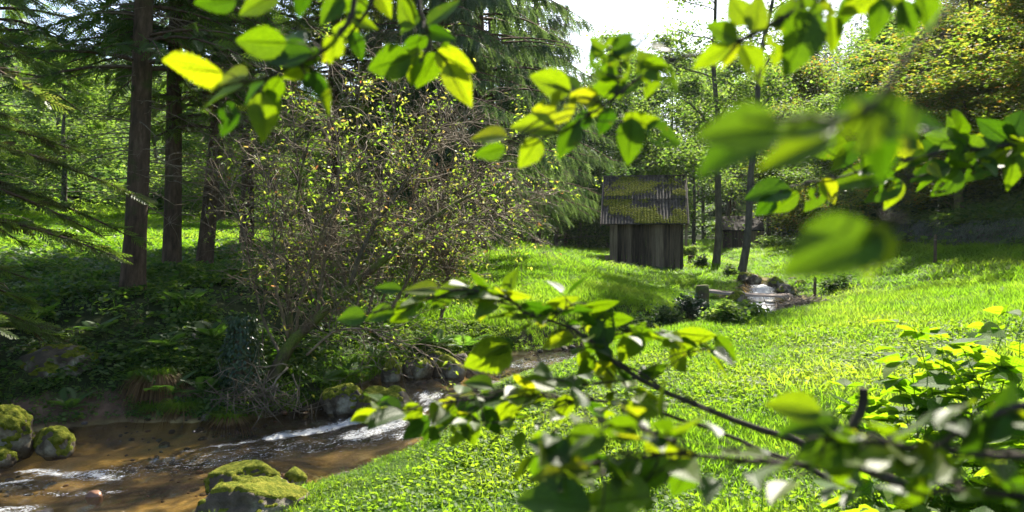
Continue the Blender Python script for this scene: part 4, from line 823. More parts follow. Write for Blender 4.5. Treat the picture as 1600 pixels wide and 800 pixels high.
boulder(612, 592, 13.0, .34, .36, 'grey upright boulder with a mossy side, first in the row along the far bank', 11, .5)
boulder(652, 585, 13.3, .52, .30, 'low brown boulder second in the row along the far bank', 12, .55)
boulder(702, 583, 13.5, .58, .33, 'wedge shaped boulder with bright moss, third in the row along the far bank', 13, .2)
boulder(742, 580, 13.8, .50, .28, 'dark boulder last in the row, under the overhanging leaves', 14, .5)
boulder(782, 566, 14.9, .40, .20, 'small mossy boulder farthest up the visible bend', 15, .2)
boulder(680, 566, 14.1, .34, .22, 'small grey stone behind the row of boulders on the far bank', 16, .6)
boulder(722, 566, 14.2, .3, .2, 'second small grey stone behind the row of boulders', 17, .6)
boulder(775, 612, 12.6, 1.0, .20, 'long flat mossy stone on the near bank of the pool', 18, .0, dep=.4)
boulder(722, 640, 11.9, .62, .30, 'dark mossy stone beside the small cascade on the near bank', 19, .3)
boulder(628, 726, 9.5, .36, .15, 'grey flat stone at the edge of the near grass', 20, 1.5)
boulder(95, 590, 12.3, 1.15, .55, 'large brown rock set in the dark bank on the left', 21, .55)
boulder(205, 632, 12.0, .4, .22, 'dark stone on the muddy beach under the left bank', 22, .5)
boulder(148, 782, 8.1, .20, .12, 'small wet red stone in the rapids at the lower left', 23, 0, 'wet_rock', name='stone')
boulder(655, 655, 11.2, .28, .12, 'wet reddish stone under the small cascade', 24, 0, 'wet_rock', name='stone')
for i, (px, py, d_, w) in enumerate([(1178, 440, 27, .5), (1212, 447, 26, .55), (1228, 460, 24.5, .6), (1162, 436, 27.8, .45), (1252, 452, 25.5, .55), (1150, 470, 22.5, .5), (1238, 443, 27, .45)]):
    boulder(px, py, d_, w, w*.6, ['rock at the head of the white cascade', 'mossy rock right of the white cascade', 'mossy rock at the right bank above the footbridge', 'rock under the foot of the leaning alder', 'rock between the cascade and the short post', 'dark rock below the left end of the footbridge', 'farther rock right of the cascade'][i], 30+i, .2 if i % 2 else .5)

# ------------------------------------------------------------------ ferns, tussocks and dead branches on the bank
def frond_mesh(n=15, mat='fern'):
    m_ = MB(); t = np.linspace(0, 1, 9); pth = np.c_[0*t, t*.92, .42*t-.5*t*t]; tube(m_, pth, np.linspace(.008, .002, 9), 3, cap=False)
    for k in range(n):
        u = .14+.84*k/(n-1); c = np.array([0, np.interp(u, t, pth[:, 1]), np.interp(u, t, pth[:, 2])]); l = .30*math.sin(math.pi*min(1, .12+u*.9))**.8+.02
        for sd in (-1, 1):
            dv_ = np.array([sd*.9, .42, -.18]); w_ = np.array([-.42*sd*sd*.0, 1, 0])*.032
            m_.add([c-w_*.6, c+dv_*l*.5-w_, c+dv_*l, c+dv_*l*.5+w_], [[0, 1, 2, 3]], .5+.1*sd)
    return m_.mesh('frond', M[mat], False)
FR = [frond_mesh(), frond_mesh(17)]
def fern(px, py, size, label, seed, off=.0):
    r = np.random.default_rng(seed); p = hit(px, py, 9); e = empty('fern', p, label, 'fern', 'ferns on the left bank')
    n = r.integers(7, 10)
    for k in range(n):
        put('frond', FR[k % 2], e, Matrix.Translation((0, 0, .02)) @ Matrix.Rotation(6.28*k/n+r.normal()*.25, 4, 'Z') @ Matrix.Rotation(r.uniform(.1, .75), 4, 'X') @ Matrix.Scale(size*r.uniform(.75, 1.15), 4))
for i, (px, py, s, l) in enumerate([(292, 480, .55, 'fern on the dark bank below the reddish spruce'), (262, 545, .5, 'fern above the brown tussock'), (335, 530, .55, 'fern left of the ivy covered stump'), (302, 570, .45, 'small bright fern right of the brown tussock'), (262, 618, .55, 'bright fern by the water below the brown tussock'), (322, 615, .55, 'fern by the water, left of the dead sticks'), (640, 545, .6, 'grey green fern above the row of boulders'), (682, 540, .6, 'fern over the wedge shaped boulder'), (590, 560, .5, 'fern just left of the row of boulders'), (545, 590, .5, 'fern on the shaded bank right of the mossy trunk'), (725, 545, .6, 'fern at the right end of the row of boulders'), (212, 600, .4, 'small fern left of the brown tussock'), (500, 600, .45, 'fern at the water right under the mossy trunk'), (110, 640, .4, 'small fern behind the mossy boulders at the left'), (1140, 510, .6, 'fern on the bank below the footbridge'), (1165, 500, .5, 'fern right below the footbridge'), (60, 500, .5, 'fern on the dark bank at the left edge'), (150, 520, .5, 'fern in the shade left of the brown tussock')]):
    fern(px, py, s, l, 600+i)
def tussock(px, py, r0, h, nb, nd, label, cat='tussock', name='sedge_tussock', lo=4.5):
    p = hit(px, py, lo); e = empty(name, p, label, cat)
    def bl(n, rr_, hh, w, droop, mat, nm):
        m_ = MB(); az = RNG.uniform(0, 6.28, n)
        for a in az:
            hx = np.array([math.cos(a), math.sin(a), 0]); sx = np.array([-hx[1], hx[0], 0]); L = hh*RNG.uniform(.7, 1.2); t = np.array([0, .3, .6, 1.0]); out_ = rr_*RNG.uniform(.4, 1.3)
            c = hx*(RNG.random()*r0*.5+out_*t[:, None])+np.array([0, 0, 1])*(L*(t*1.3-droop*t*t))[:, None]; wv = w*np.array([1, .9, .6, .1])
            v = np.empty((8, 3)); v[0::2] = c-sx*wv[:, None]; v[1::2] = c+sx*wv[:, None]; m_.add(v+p, [[0, 1, 3, 2], [2, 3, 5, 4], [4, 5, 7, 6]], RNG.random())
        tag(m_.build(nm, M[mat], e, smooth=False), kind='stuff')
    if nb: bl(nb, r0, h, .006, 1.25, 'grass', 'green_blades')
    if nd: bl(nd, r0*1.1, h*.8, .009, 2.3, 'dead_grass', 'dead_blades')
tussock(248, 590, .42, .5, 260, 900, 'brown drooping sedge tussock with a green top on the dark bank')
tussock(285, 640, .3, .38, 420, 120, 'bright green grass clump hanging over the water at the bank corner', 'grass clump', 'grass_clump')
tussock(240, 640, .25, .32, 300, 60, 'smaller green grass clump left of the bank corner', 'grass clump', 'grass_clump')
tussock(360, 655, .3, .34, 200, 400, 'straw coloured grass clump under the dead sticks by the water', 'grass clump', 'grass_clump')
tussock(362, 752, .07, .12, 60, 0, 'little grass tuft growing on the flat boulder', 'grass clump', 'grass_clump', 7.4)
def dead_branch(pts, d_, r, label, nsub=9, seed=0):
    r_ = np.random.default_rng(seed); P = smooth_path([at(px, py, d_+o) for px, py, o in pts], 16); P = P+np.c_[fbm(P[:, 0]*7, P[:, 2]*7, o=3, s=seed), fbm(P[:, 0]*7+3, P[:, 2]*7, o=3, s=seed), fbm(P[:, 0]*7+7, P[:, 2]*7, o=3, s=seed)]*.09; r = r*.8; e = empty('dead_branch', P[0], label, 'dead branch', 'dead branches along the stream'); m_ = MB(); tube(m_, P, np.linspace(r, r*.3, len(P)), 6); m_.build('stick', M['dead_twig'], e); m_ = MB()
    for k in range(nsub):
        i = r_.integers(3, len(P)); q = nrm(P[-1]-P[0])*.6+nrm(r_.normal(size=3)); q = nrm(q); L = r_.uniform(.15, .5); tube(m_, [P[i], P[i]+q*L*.5+r_.normal(size=3)*.03, P[i]+q*L], [r*.45, r*.3, r*.12], 4, cap=False)
    if nsub: m_.build('twigs', M['dead_twig'], e)
dead_branch([(452, 575, 0), (425, 605, -.2), (395, 632, -.4), (365, 650, -.6)], 12.0, .022, 'pale dead branch slanting from the mossy trunk down to the water', 9, 1)
dead_branch([(445, 568, 0), (410, 570, -.2), (370, 572, -.3), (345, 582, -.4)], 12.0, .016, 'thin dead branch reaching left from the mossy trunk', 10, 2)
dead_branch([(455, 580, -.1), (462, 610, -.2), (470, 640, -.3)], 12.0, .016, 'short dead stick hanging over the water right of the mossy trunk', 5, 3)
dead_branch([(435, 600, -.1), (420, 630, -.3), (422, 665, -.4)], 11.9, .02, 'dead stick dipping into the stream below the mossy trunk', 5, 4)
dead_branch([(300, 625, 0), (340, 640, -.1), (390, 645, -.2)], 11.9, .014, 'dead stick lying along the water under the left bank', 6, 5)
dead_branch([(302, 525, 0), (318, 542, -.1), (336, 552, -.2)], 13.0, .035, 'short reddish fallen branch on the dark bank', 2, 6)
dead_branch([(408, 595, 0), (409, 560, 0), (410, 518, .0)], 12.4, .035, 'broken upright stake beside the ivy covered stump', 0, 7)
dead_branch([(640, 590, 0), (600, 575, .1), (575, 560, .3), (560, 540, .4)], 12.9, .012, 'thin dead twig lying against the grey upright boulder', 5, 8)

# ------------------------------------------------------------------ leafy bushes along the gully
def bush(px, py, w, h, nl, ls, label, seed, mat='decid_dark', lo=12):
    global RNG
    old = RNG; RNG = np.random.default_rng(seed); p = hit(px, py, lo); e = empty('leafy_bush', p, label, 'bush', 'leafy bushes along the gully'); st, lf = MB(), MB(); C = []
    for k in range(16):
        d_ = rdir(1, .25, 1)[0]; L = RNG.uniform(.6, 1); q = d_*np.array([w/2, w/2, h])*L; t = np.linspace(0, 1, 5)[:, None]; P = q*t+np.array([0, 0, .15*h])*np.sin(t*3)+rdir(1)[0]*.05*t; tube(st, P+p, np.linspace(.012, .003, 5), 4, cap=False); C += [P[3], P[4], P[2]]
    C = np.array(C); ci = RNG.integers(0, len(C), nl); P = C[ci]+RNG.normal(0, 1, (nl, 3))*[w*.09, w*.09, h*.11]; P[:, 2] = np.abs(P[:, 2])
    stamp(lf, LEAFQ*[1.1, 1, 1], LEAFF, frames(rdir(nl, -.7, .3), roll=RNG.normal(0, .6, nl))*(ls*RNG.uniform(.6, 1.3, nl))[:, None, None], P+p, np.clip(.5+.2*RNG.normal(size=len(C))[ci]+.15*RNG.normal(size=nl), 0, 1))
    tag(st.build('stems', M['twig'], e), kind='stuff'); tag(lf.build('leaves', M[mat], e, smooth=False), kind='stuff'); RNG = old
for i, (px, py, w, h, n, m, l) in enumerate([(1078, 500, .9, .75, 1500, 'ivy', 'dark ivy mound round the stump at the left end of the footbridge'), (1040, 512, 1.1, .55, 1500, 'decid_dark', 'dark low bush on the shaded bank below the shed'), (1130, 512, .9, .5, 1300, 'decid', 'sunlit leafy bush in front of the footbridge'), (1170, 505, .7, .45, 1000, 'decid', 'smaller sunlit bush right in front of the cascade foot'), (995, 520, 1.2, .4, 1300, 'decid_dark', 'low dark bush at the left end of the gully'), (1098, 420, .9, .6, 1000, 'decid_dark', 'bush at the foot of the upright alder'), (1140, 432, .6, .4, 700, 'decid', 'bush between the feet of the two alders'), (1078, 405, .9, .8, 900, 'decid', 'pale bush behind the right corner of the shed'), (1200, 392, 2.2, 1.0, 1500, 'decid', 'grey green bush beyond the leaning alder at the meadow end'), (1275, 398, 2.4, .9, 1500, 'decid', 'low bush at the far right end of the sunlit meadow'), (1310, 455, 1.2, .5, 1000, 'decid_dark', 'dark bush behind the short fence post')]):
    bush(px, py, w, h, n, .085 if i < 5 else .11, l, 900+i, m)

# pebbles and cobbles on the stream bed
pm = []
for k in range(4):
    v, f = lump(2, 950+k, 1, .8, .5, .14); m_ = MB(); m_.add(v, f); pm.append(src('pebble', m_, M[('rock', 'wet_rock', 'rock', 'stone')[k]]))
n = 5200; ss = RNG.uniform(6, 38, n); off = RNG.uniform(-1.05, 1.05, n); i_ = np.searchsorted(ARC, ss).clip(0, len(SD)-1); o_ = np.where(off > 0, off*SD[i_, 3], off*SD[i_, 4]); px_ = SD[i_, 0]-TAN[i_, 1]*o_; py_ = SD[i_, 1]+TAN[i_, 0]*o_
kp = (fbm(px_*.9, py_*.9, o=2, s=97)+.9*(np.abs(off) > .82) > RNG.uniform(-.2, .5, n)); px_, py_ = px_[kp], py_[kp]; n = len(px_); sz = .02+.07*RNG.random(n)**3
tag(scatter('stream_pebbles', pm, np.stack([px_, py_, terrain(px_, py_)+sz*.1], -1), np.stack([RNG.normal(0, .2, n), RNG.normal(0, .2, n), RNG.uniform(0, 6.28, n)], -1), np.stack([sz]*3, -1), RNG.integers(0, 4, n)), kind='stuff')

# ------------------------------------------------------------------ leafy branches hanging before the camera
def leaf_mesh(seed, holes=0, wid=.36, mat='leaf', serr=.075, heart=0.0, lobes=0, rows=26):
    r = np.random.default_rng(seed); m_ = MB(); t = np.linspace(0, 1, rows); u = np.array([-1, -.66, -.33, 0, .33, .66, 1.0])
    w = wid*np.sin(math.pi*t**.76)**.85*(1-.32*t); w = w*(1+heart*np.exp(-((t-.12)/.12)**2)); w[-1] = .004; w[0] = max(.02, w[0])
    w = w+lobes*np.cos(t*math.pi*4.2)*.05*np.sin(math.pi*t)
    saw = np.where(np.arange(rows) % 2 == 0, 1-serr, 1+serr); bend = r.uniform(.1, .35)*r.choice([-1, 1, 1]); fold = r.uniform(.04, .22); tw = r.uniform(-.25, .25); side = r.normal()*.10
    v = []; uv = []
    for i, tt in enumerate(t):
        for q in u:
            x = q*w[i]*(saw[i]+r.normal()*.03 if abs(q) == 1 else 1); x0 = side*math.sin(tt*2.6); z = abs(q)*w[i]*fold*2-bend*tt*tt*.5+.018*math.sin((tt-abs(q)*.3)*11*6.28)*abs(q)*.35+tw*tt*q*w[i]
            v.append([x+x0, tt-(.06*heart*abs(q) if tt < .15 else 0), z]); uv.append([q, tt])
    v = np.array(v); f = []
    hs = [(r.uniform(-.75, .75), r.uniform(.2, .85), r.uniform(.05, .16)) for _ in range(holes)]
    for i in range(rows-1):
        for k in range(6):
            cq, ct = (u[k]+u[k+1])/2, (t[i]+t[i+1])/2
            if any(((cq-hx)*wid)**2+(ct-hy)**2 < (hr*(1+.35*math.sin(9*math.atan2(ct-hy, (cq-hx)*wid))))**2 for hx, hy, hr in hs): continue
            f.append([i*7+k, i*7+k+1, i*7+8+k, i*7+7+k])
    m_.add(v, f, .5, 0, uv=uv)
    tube(m_, np.array([[0, -.16, .02], [0, -.06, .0], [0, .05, -.004], [0, .45, -.006-bend*.1], [0, .8, -bend*.32-.006]]), [.012, .013, .013, .009, .004], 5, mi=0, cap=False)
    return m_.mesh('leaf', M[mat], True, uv=True)
LV = [leaf_mesh(700+k, wid=.30+.03*(k % 4)) for k in range(7)]; LH = [leaf_mesh(720+k, holes=4+k % 3) for k in range(4)]
rf = np.random.default_rng(77)
def leaf_matrix(base, axis, n_hint, roll, L, wscale=1.0):
    y = nrm(np.asarray(axis, float)); z = np.asarray(n_hint, float)-y*np.dot(n_hint, y); z = nrm(z) if np.linalg.norm(z) > 1e-3 else nrm(np.cross(y, [1, 0, 0])); x = np.cross(y, z); c, s = math.cos(roll), math.sin(roll); x, z = x*c+z*s, z*c-x*s
    m = Matrix.Identity(4)
    for i in range(3): m[i][0], m[i][1], m[i][2], m[i][3] = x[i]*L*wscale, y[i]*L, z[i]*L, base[i]
    return m
def branch(label, d0, stems, leaves=(), fill=(), nh=(0, -1.0, 0), ff=.85, group='leafy branches hanging in front of the camera', Lm=.085):
    """stems: lists of (px, py, depth offset, radius mm); leaves: (px, py, image angle, image length px, pitch, roll, kind, depth offset) about each leaf's middle; fill: (stem index, t0, t1, n, image length px)"""
    S0 = stems[0]; org = at(S0[0][0], S0[0][1], d0+S0[0][2]); e = empty('leafy_branch', org, label, 'branch', group); o = np.array(org); paths = []
    m_ = MB()
    for st in stems:
        P = smooth_path([at(a, b, d0+c) for a, b, c, r in st], 30); rr = np.interp(np.linspace(0, 1, len(P)), np.linspace(0, 1, len(st)), [r*.001 for *_, r in st]); P = P+np.c_[fbm(P[:, 0]*16, P[:, 2]*16, o=2, s=4), 0*rr, fbm(P[:, 0]*16+5, P[:, 2]*16, o=2, s=6)]*.009
        rr = rr*(1+.18*np.abs(fbm(P[:, 0]*40, P[:, 2]*40, o=2, s=8))); tube(m_, P, rr, 7); paths.append(P)
    allp = np.concatenate(paths); jobs = []
    for (px, py, ang, lp, pitch, roll, kind, off) in leaves:
        d = d0+off; c = at(px, py, d); L = lp/FPX*d/max(.35, math.cos(R(pitch))); a = R(ang); ax = np.array([math.cos(a)*math.cos(R(pitch)), math.sin(R(pitch)), math.sin(a)*math.cos(R(pitch))]); jobs.append((c-ax*L*.5, ax, np.array(nh), R(roll), L, kind))
    for (si, t0, t1, n, lp) in fill:
        n = int(n*ff)
        P = paths[si]
        for k in range(n):
            u = (t0+(t1-t0)*(k+.5*rf.random())/n)*(len(P)-1); i = int(min(u, len(P)-2)); p = P[i]+(P[i+1]-P[i])*(u-i); t = nrm(P[i+1]-P[i]); sd = 1 if k % 2 else -1
            out = np.cross(t, [0, 0, 1.0])*sd; ax = nrm(out*.9+t*rf.uniform(-.2, .9)+[0, 0, rf.normal()*.3-.15]+np.array([rf.normal(), rf.normal(), 0])*.3); d = p[1]; L = lp/FPX*d0*rf.uniform(.65, 1.15)
            b = p+ax*L*rf.uniform(.15, .5)+rf.normal(size=3)*.01; jobs.append((b, ax, np.array([rf.normal()*.35+.1, rf.normal()*.4+.4, 1.0]), rf.normal()*.3, L*.78, int(rf.random() < .3)*7+rf.integers(0, 7) if rf.random() < .25 else rf.integers(0, 7)))
    for b, ax, nh, roll, L, kind in jobs:
        b = np.asarray(b); kk = int(kind); me = LV[kk] if kk < 7 else LH[(kk-7) % 4]
        put('leaf', me, e, leaf_matrix(b-o, ax, nh, roll, L, rf.uniform(.9, 1.15)))
        st = b-nrm(ax)*L*.15; j = np.argmin(((allp-st)**2).sum(1)+rf.random(len(allp))*.0004); q = allp[max(0, j-2)]
        if np.linalg.norm(q-st) > .004:
            mid = (q+st)/2+np.array([0, 0, .08*np.linalg.norm(q-st)])+rf.normal(size=3)*.003; tube(m_, smooth_path([q, mid, st], 8), np.linspace(.0016, .0009, len(smooth_path([q, mid, st], 8))), 5)
    tb = m_.build('twig', M['near_twig'], e); return e
D = lambda: int(rf.integers(0, 7))
# top left spray
branch('spray of bright leaves hanging at the top left before the dark spruces', 1.15, [[(560, -60, .05, 5), (545, 20, .03, 4), (505, 80, .0, 3), (440, 112, 0, 2.2), (350, 132, 0, 1.5)], [(540, -60, .0, 4), (470, -15, -.05, 3), (380, -12, -.05, 2), (330, -5, -.05, 1.4)], [(470, 100, 0, 2.2), (485, 130, 0, 1.5), (480, 150, 0, 1.2)]], [
    (299, 108, 172, 104, 10, 52, 2, 0), (352, 128, 188, 80, 20, -55, 1, 0), (345, 150, 200, 85, 10, -60, 3, .02), (352, 186, 250, 58, 5, 10, 7, 0), (408, 185, 265, 78, 5, -5, 4, 0), (425, 170, 280, 60, 15, 40, 0, .03), (405, 65, 176, 90, 10, 20, 5, -.03), (445, 62, 165, 75, 30, -60, 1, .05), (450, 92, 190, 78, 15, -25, 6, 0), (462, 115, 200, 50, 20, 20, 2, .03), (488, 138, 250, 52, 10, 15, 8, 0), (505, 150, 290, 62, 30, 60, 0, .04),
    (335, 5, 185, 70, 5, 20, 2, -.05), (405, 2, 200, 85, 10, -20, 3, -.05), (480, 90, 215, 45, 10, 30, 4, .02), (425, 142, 230, 50, 20, 30, 5, .05), (520, 78, 250, 45, 10, 0, 3, 0), (475, 5, 250, 50, 10, 10, 1, -.04), (395, 148, 215, 55, 30, -50, 2, .02)])
branch('spray of green leaves hanging at the top centre before the yellow thorn bush', 1.3, [[(640, -60, .05, 5), (655, 10, 0, 4), (672, 60, 0, 3), (655, 100, 0, 2)], [(600, -60, 0, 4), (575, 10, 0, 3), (540, 55, 0, 2), (530, 80, 0, 1.4)], [(668, 45, 0, 2.4), (690, 90, 0, 2), (705, 120, 0, 1.4)]], [
    (607, 98, 195, 72, 5, 15, 3, 0), (648, 105, 262, 62, 5, 5, 0, .02), (668, 112, 240, 62, 15, 20, 2, .04), (716, 135, 298, 78, 5, -10, 4, 0), (712, 98, 335, 68, 10, -15, 5, 0), (690, 52, 350, 48, 5, 10, 1, 0), (695, 20, 40, 66, 10, 45, 6, -.02), (632, 18, 120, 60, 15, 30, 2, 0), (640, 35, 220, 48, 10, -30, 3, .02), (648, 68, 200, 44, 30, 40, 0, .05), (570, 32, 335, 48, 5, 10, 1, 0), (558, 72, 290, 46, 10, 20, 5, 0), (512, 78, 240, 46, 10, 5, 4, 0), (538, 48, 170, 48, 15, 20, 3, .02), (548, 8, 200, 60, 10, 20, 2, 0), (520, 20, 230, 55, 5, 0, 6, -.02), (600, 5, 300, 50, 15, 20, 0, .02), (690, 72, 320, 40, 10, 20, 7, .02)])
branch('spray with hole eaten leaves hanging against the white sky above the shed', 1.2, [[(1170, 60, .1, 2.6), (1085, 84, .05, 2.4), (1010, 115, 0, 2.4), (945, 165, 0, 2.2), (890, 200, 0, 1.8), (830, 225, 0, 1.3), (790, 224, 0, 1)], [(960, 155, 0, 2), (970, 120, 0, 1.6), (965, 80, 0, 1.2)]], [
    (762, 216, 180, 60, 15, -50, 2, 0), (764, 236, 192, 52, 5, 10, 4, 0), (826, 240, 235, 56, 5, 5, 3, 0), (832, 200, 172, 76, 10, -25, 1, 0), (888, 220, 245, 68, 5, 10, 0, 0), (865, 162, 190, 72, 5, 15, 7, 0), (858, 132, 160, 70, 10, 10, 2, .02), (880, 130, 150, 52, 20, -40, 6, .03), (912, 150, 170, 48, 10, 10, 5, 0), (925, 172, 240, 40, 20, 30, 4, .02), (984, 222, 266, 74, 5, 0, 5, -.02), (1004, 185, 355, 62, 10, -40, 1, -.01), (1036, 212, 330, 62, 10, 20, 9, 0), (948, 70, 150, 60, 5, 10, 7, 0), (985, 68, 30, 66, 5, 15, 8, 0), (962, 100, 100, 62, 5, 0, 9, .01), (1000, 95, 20, 60, 8, 10, 10, 0), (1028, 112, 340, 62, 5, -10, 8, 0), (1012, 128, 260, 52, 5, 10, 7, .01), (1045, 124, 310, 48, 5, 20, 10, .01), (1035, 75, 10, 36, 30, 50, 3, .04), (940, 110, 160, 56, 5, 0, 8, .02), (930, 90, 110, 42, 10, 10, 9, 0), (975, 130, 200, 58, 10, -30, 7, .02), (950, 140, 190, 60, 15, 30, 2, .03), (945, 190, 250, 46, 20, 30, 6, .02), (908, 190, 230, 40, 10, 20, 3, .02)])
branch('dark green leaves hanging from a twig at the top right before the leaning alder', 1.0, [[(1330, -60, .05, 6), (1262, 8, 0, 5), (1205, 32, 0, 4), (1160, 58, 0, 2.5), (1125, 92, 0, 1.5)], [(1450, -70, 0, 5), (1400, -30, 0, 4), (1340, -20, 0, 3), (1290, 0, 0, 2.5)]], [
    (1126, 52, 150, 56, 5, 5, 2, 0), (1112, 92, 215, 62, 10, 10, 1, 0), (1140, 85, 250, 50, 10, 30, 0, .02), (1175, 102, 300, 72, 5, 5, 8, 0), (1185, 20, 80, 72, 5, 10, 4, 0), (1210, 70, 270, 66, 8, 10, 7, 0), (1248, 68, 250, 110, 5, 0, 5, -.05), (1265, 40, 290, 92, 8, 20, 9, -.03), (1228, 20, 60, 60, 10, 20, 6, 0), (1280, 12, 350, 68, 10, 10, 10, 0), (1300, 55, 285, 60, 15, 20, 3, .02), (1375, 32, 262, 66, 5, 0, 1, 0), (1412, 40, 275, 80, 5, 10, 8, 0), (1445, 18, 285, 78, 5, -5, 4, 0), (1345, 8, 210, 70, 10, 20, 2, 0), (1400, 0, 330, 70, 10, 10, 0, .02), (1155, 15, 120, 58, 10, 20, 3, .03), (1320, 20, 250, 60, 15, 30, 6, .03)])
branch('large out of focus leaves under a blurred dark twig at the right', .42, [[(1560, -70, .02, 2.0), (1400, 118, 0, 1.8), (1310, 182, 0, 1.5), (1230, 190, 0, 1.2), (1160, 188, 0, .8)]], [
    (1152, 203, 183, 130, 5, 14, 3, 0), (1150, 240, 205, 135, 5, -6, 1, .03), (1255, 205, 190, 105, 5, -8, 2, .02), (1340, 212, 230, 120, 5, 0, 8, 0), (1400, 205, 320, 130, 5, -4, 7, 0), (1440, 192, 350, 105, 5, 5, 0, .02), (1345, 170, 40, 90, 10, 0, 6, .03), (1240, 235, 200, 120, 10, -6, 4, .04), (1375, 240, 280, 100, 5, 4, 5, .03)], nh=(0, -1, .75))
branch('one pair of very near blurred leaves before the far meadow at the right', .40, [[(1560, -90, .05, .9), (1440, 150, .02, .8), (1400, 290, .0, .7), (1375, 358, 0, .6)]], [
    (1300, 402, 203, 165, 5, 5, 2, 0), (1365, 395, 258, 95, 5, -5, 8, 0), (1300, 388, 180, 110, 10, -5, 0, .03)], nh=(0, -1, .75))
branch('long bright branch of sunlit leaves reaching in from the right edge', 1.5, [[(1720, 190, .1, 5), (1600, 222, 0, 4), (1500, 236, 0, 3.4), (1400, 250, 0, 2.6), (1310, 275, 0, 1.8), (1220, 300, 0, 1.2)], [(1700, 250, .1, 4), (1580, 245, .05, 3), (1500, 262, 0, 2), (1400, 285, 0, 1.4)]], [
    (1200, 305, 190, 72, 10, -40, 2, 0), (1222, 316, 215, 58, 5, 5, 4, 0), (1195, 322, 225, 40, 5, 5, 3, 0), (1270, 308, 240, 52, 5, 5, 7, 0), (1295, 300, 300, 46, 5, 10, 8, 0), (1340, 285, 185, 84, 15, -45, 1, 0), (1378, 300, 210, 66, 5, 5, 9, 0), (1395, 305, 250, 52, 10, 10, 0, .02), (1320, 245, 230, 60, 5, 10, 5, 0), (1350, 262, 280, 42, 10, 20, 8, 0), (1290, 232, 200, 62, 15, 30, 6, .03), (1245, 240, 185, 60, 20, -50, 3, .04), (1480, 222, 165, 70, 10, 10, 2, 0), (1495, 205, 110, 58, 10, 10, 4, 0), (1515, 240, 200, 76, 15, -35, 1, 0), (1555, 205, 140, 66, 10, 20, 5, 0), (1580, 222, 190, 60, 15, -40, 6, 0), (1478, 285, 225, 60, 5, 0, 8, 0), (1452, 270, 200, 58, 20, -50, 3, 0), (1582, 268, 265, 62, 5, 5, 0, -.02), (1600, 250, 300, 70, 10, 10, 4, 0), (1560, 250, 200, 60, 15, -40, 2, 0), (1530, 268, 220, 58, 10, -20, 9, 0), (1590, 195, 60, 60, 10, 10, 3, 0), (1440, 242, 220, 60, 15, -45, 5, .02), (1410, 228, 160, 60, 20, 45, 6, .03)],
    [(0, .15, .75, 16, 66), (1, .2, .9, 10, 62)])
# the low branch across the middle
branch('main low branch with a dark woody stem crossing the middle of the meadow', 1.6, [[(1420, 760, -.1, 9), (1290, 705, 0, 7.5), (1190, 672, 0, 6.2), (1100, 636, 0, 5.4), (1000, 592, 0, 4.8), (945, 555, 0, 4.2), (920, 530, 0, 3.8), (862, 502, 0, 3.2), (815, 490, 0, 2.8), (788, 465, 0, 2.3), (740, 455, 0, 1.8), (640, 470, 0, 1.4), (570, 490, 0, 1)], [(860, 502, 0, 2.2), (895, 478, .02, 1.6), (930, 480, .04, 1)], [(930, 540, 0, 2.4), (985, 520, .05, 1.8), (1050, 525, .08, 1.3), (1110, 545, .1, 1)], [(1000, 592, 0, 2.4), (930, 600, -.05, 1.8), (850, 590, -.08, 1.2)], [(790, 470, 0, 1.6), (800, 450, .02, 1.2), (798, 435, .02, .9)]], [
    (548, 499, 185, 50, 10, -35, 2, 0), (592, 495, 190, 52, 10, -40, 1, 0), (628, 488, 215, 54, 10, -10, 3, 0), (605, 450, 172, 46, 15, -40, 4, 0), (655, 455, 178, 62, 20, -55, 0, .02), (648, 470, 190, 50, 20, -60, 5, .02), (690, 470, 225, 42, 10, 0, 6, 0), (705, 455, 180, 56, 15, -50, 2, 0), (735, 460, 185, 50, 20, -60, 3, 0), (760, 478, 250, 56, 8, 10, 0, 0), (748, 440, 150, 50, 20, 50, 1, .02), (800, 438, 60, 44, 5, 5, 4, .02), (812, 462, 340, 44, 20, -50, 5, 0), (845, 480, 350, 62, 15, -45, 6, 0), (880, 470, 10, 56, 15, -40, 2, .03), (940, 478, 0, 64, 20, -50, 3, .04), (905, 500, 330, 60, 15, -40, 7, 0), (960, 500, 350, 66, 15, -45, 4, .05), (1010, 520, 340, 60, 15, -45, 1, .05), (1090, 525, 350, 72, 10, -30, 5, .08), (1135, 545, 315, 56, 8, 10, 0, .1), (1060, 560, 300, 52, 20, 30, 6, .08), (985, 545, 240, 58, 10, 10, 2, .03), (945, 512, 70, 66, 8, 10, 8, .02), (760, 556, 210, 84, 8, 20, 3, -.05), (775, 545, 195, 60, 20, -50, 5, -.03), (914, 572, 230, 44, 8, 10, 4, 0), (870, 535, 200, 56, 15, -40, 1, 0), (1022, 575, 20, 52, 15, -40, 6, .02), (1000, 640, 190, 66, 20, -30, 2, -.02)],
    [(0, .30, .92, 52, 62), (2, .2, 1, 22, 62), (3, .1, 1, 16, 60), (1, .2, 1, 9, 56)])
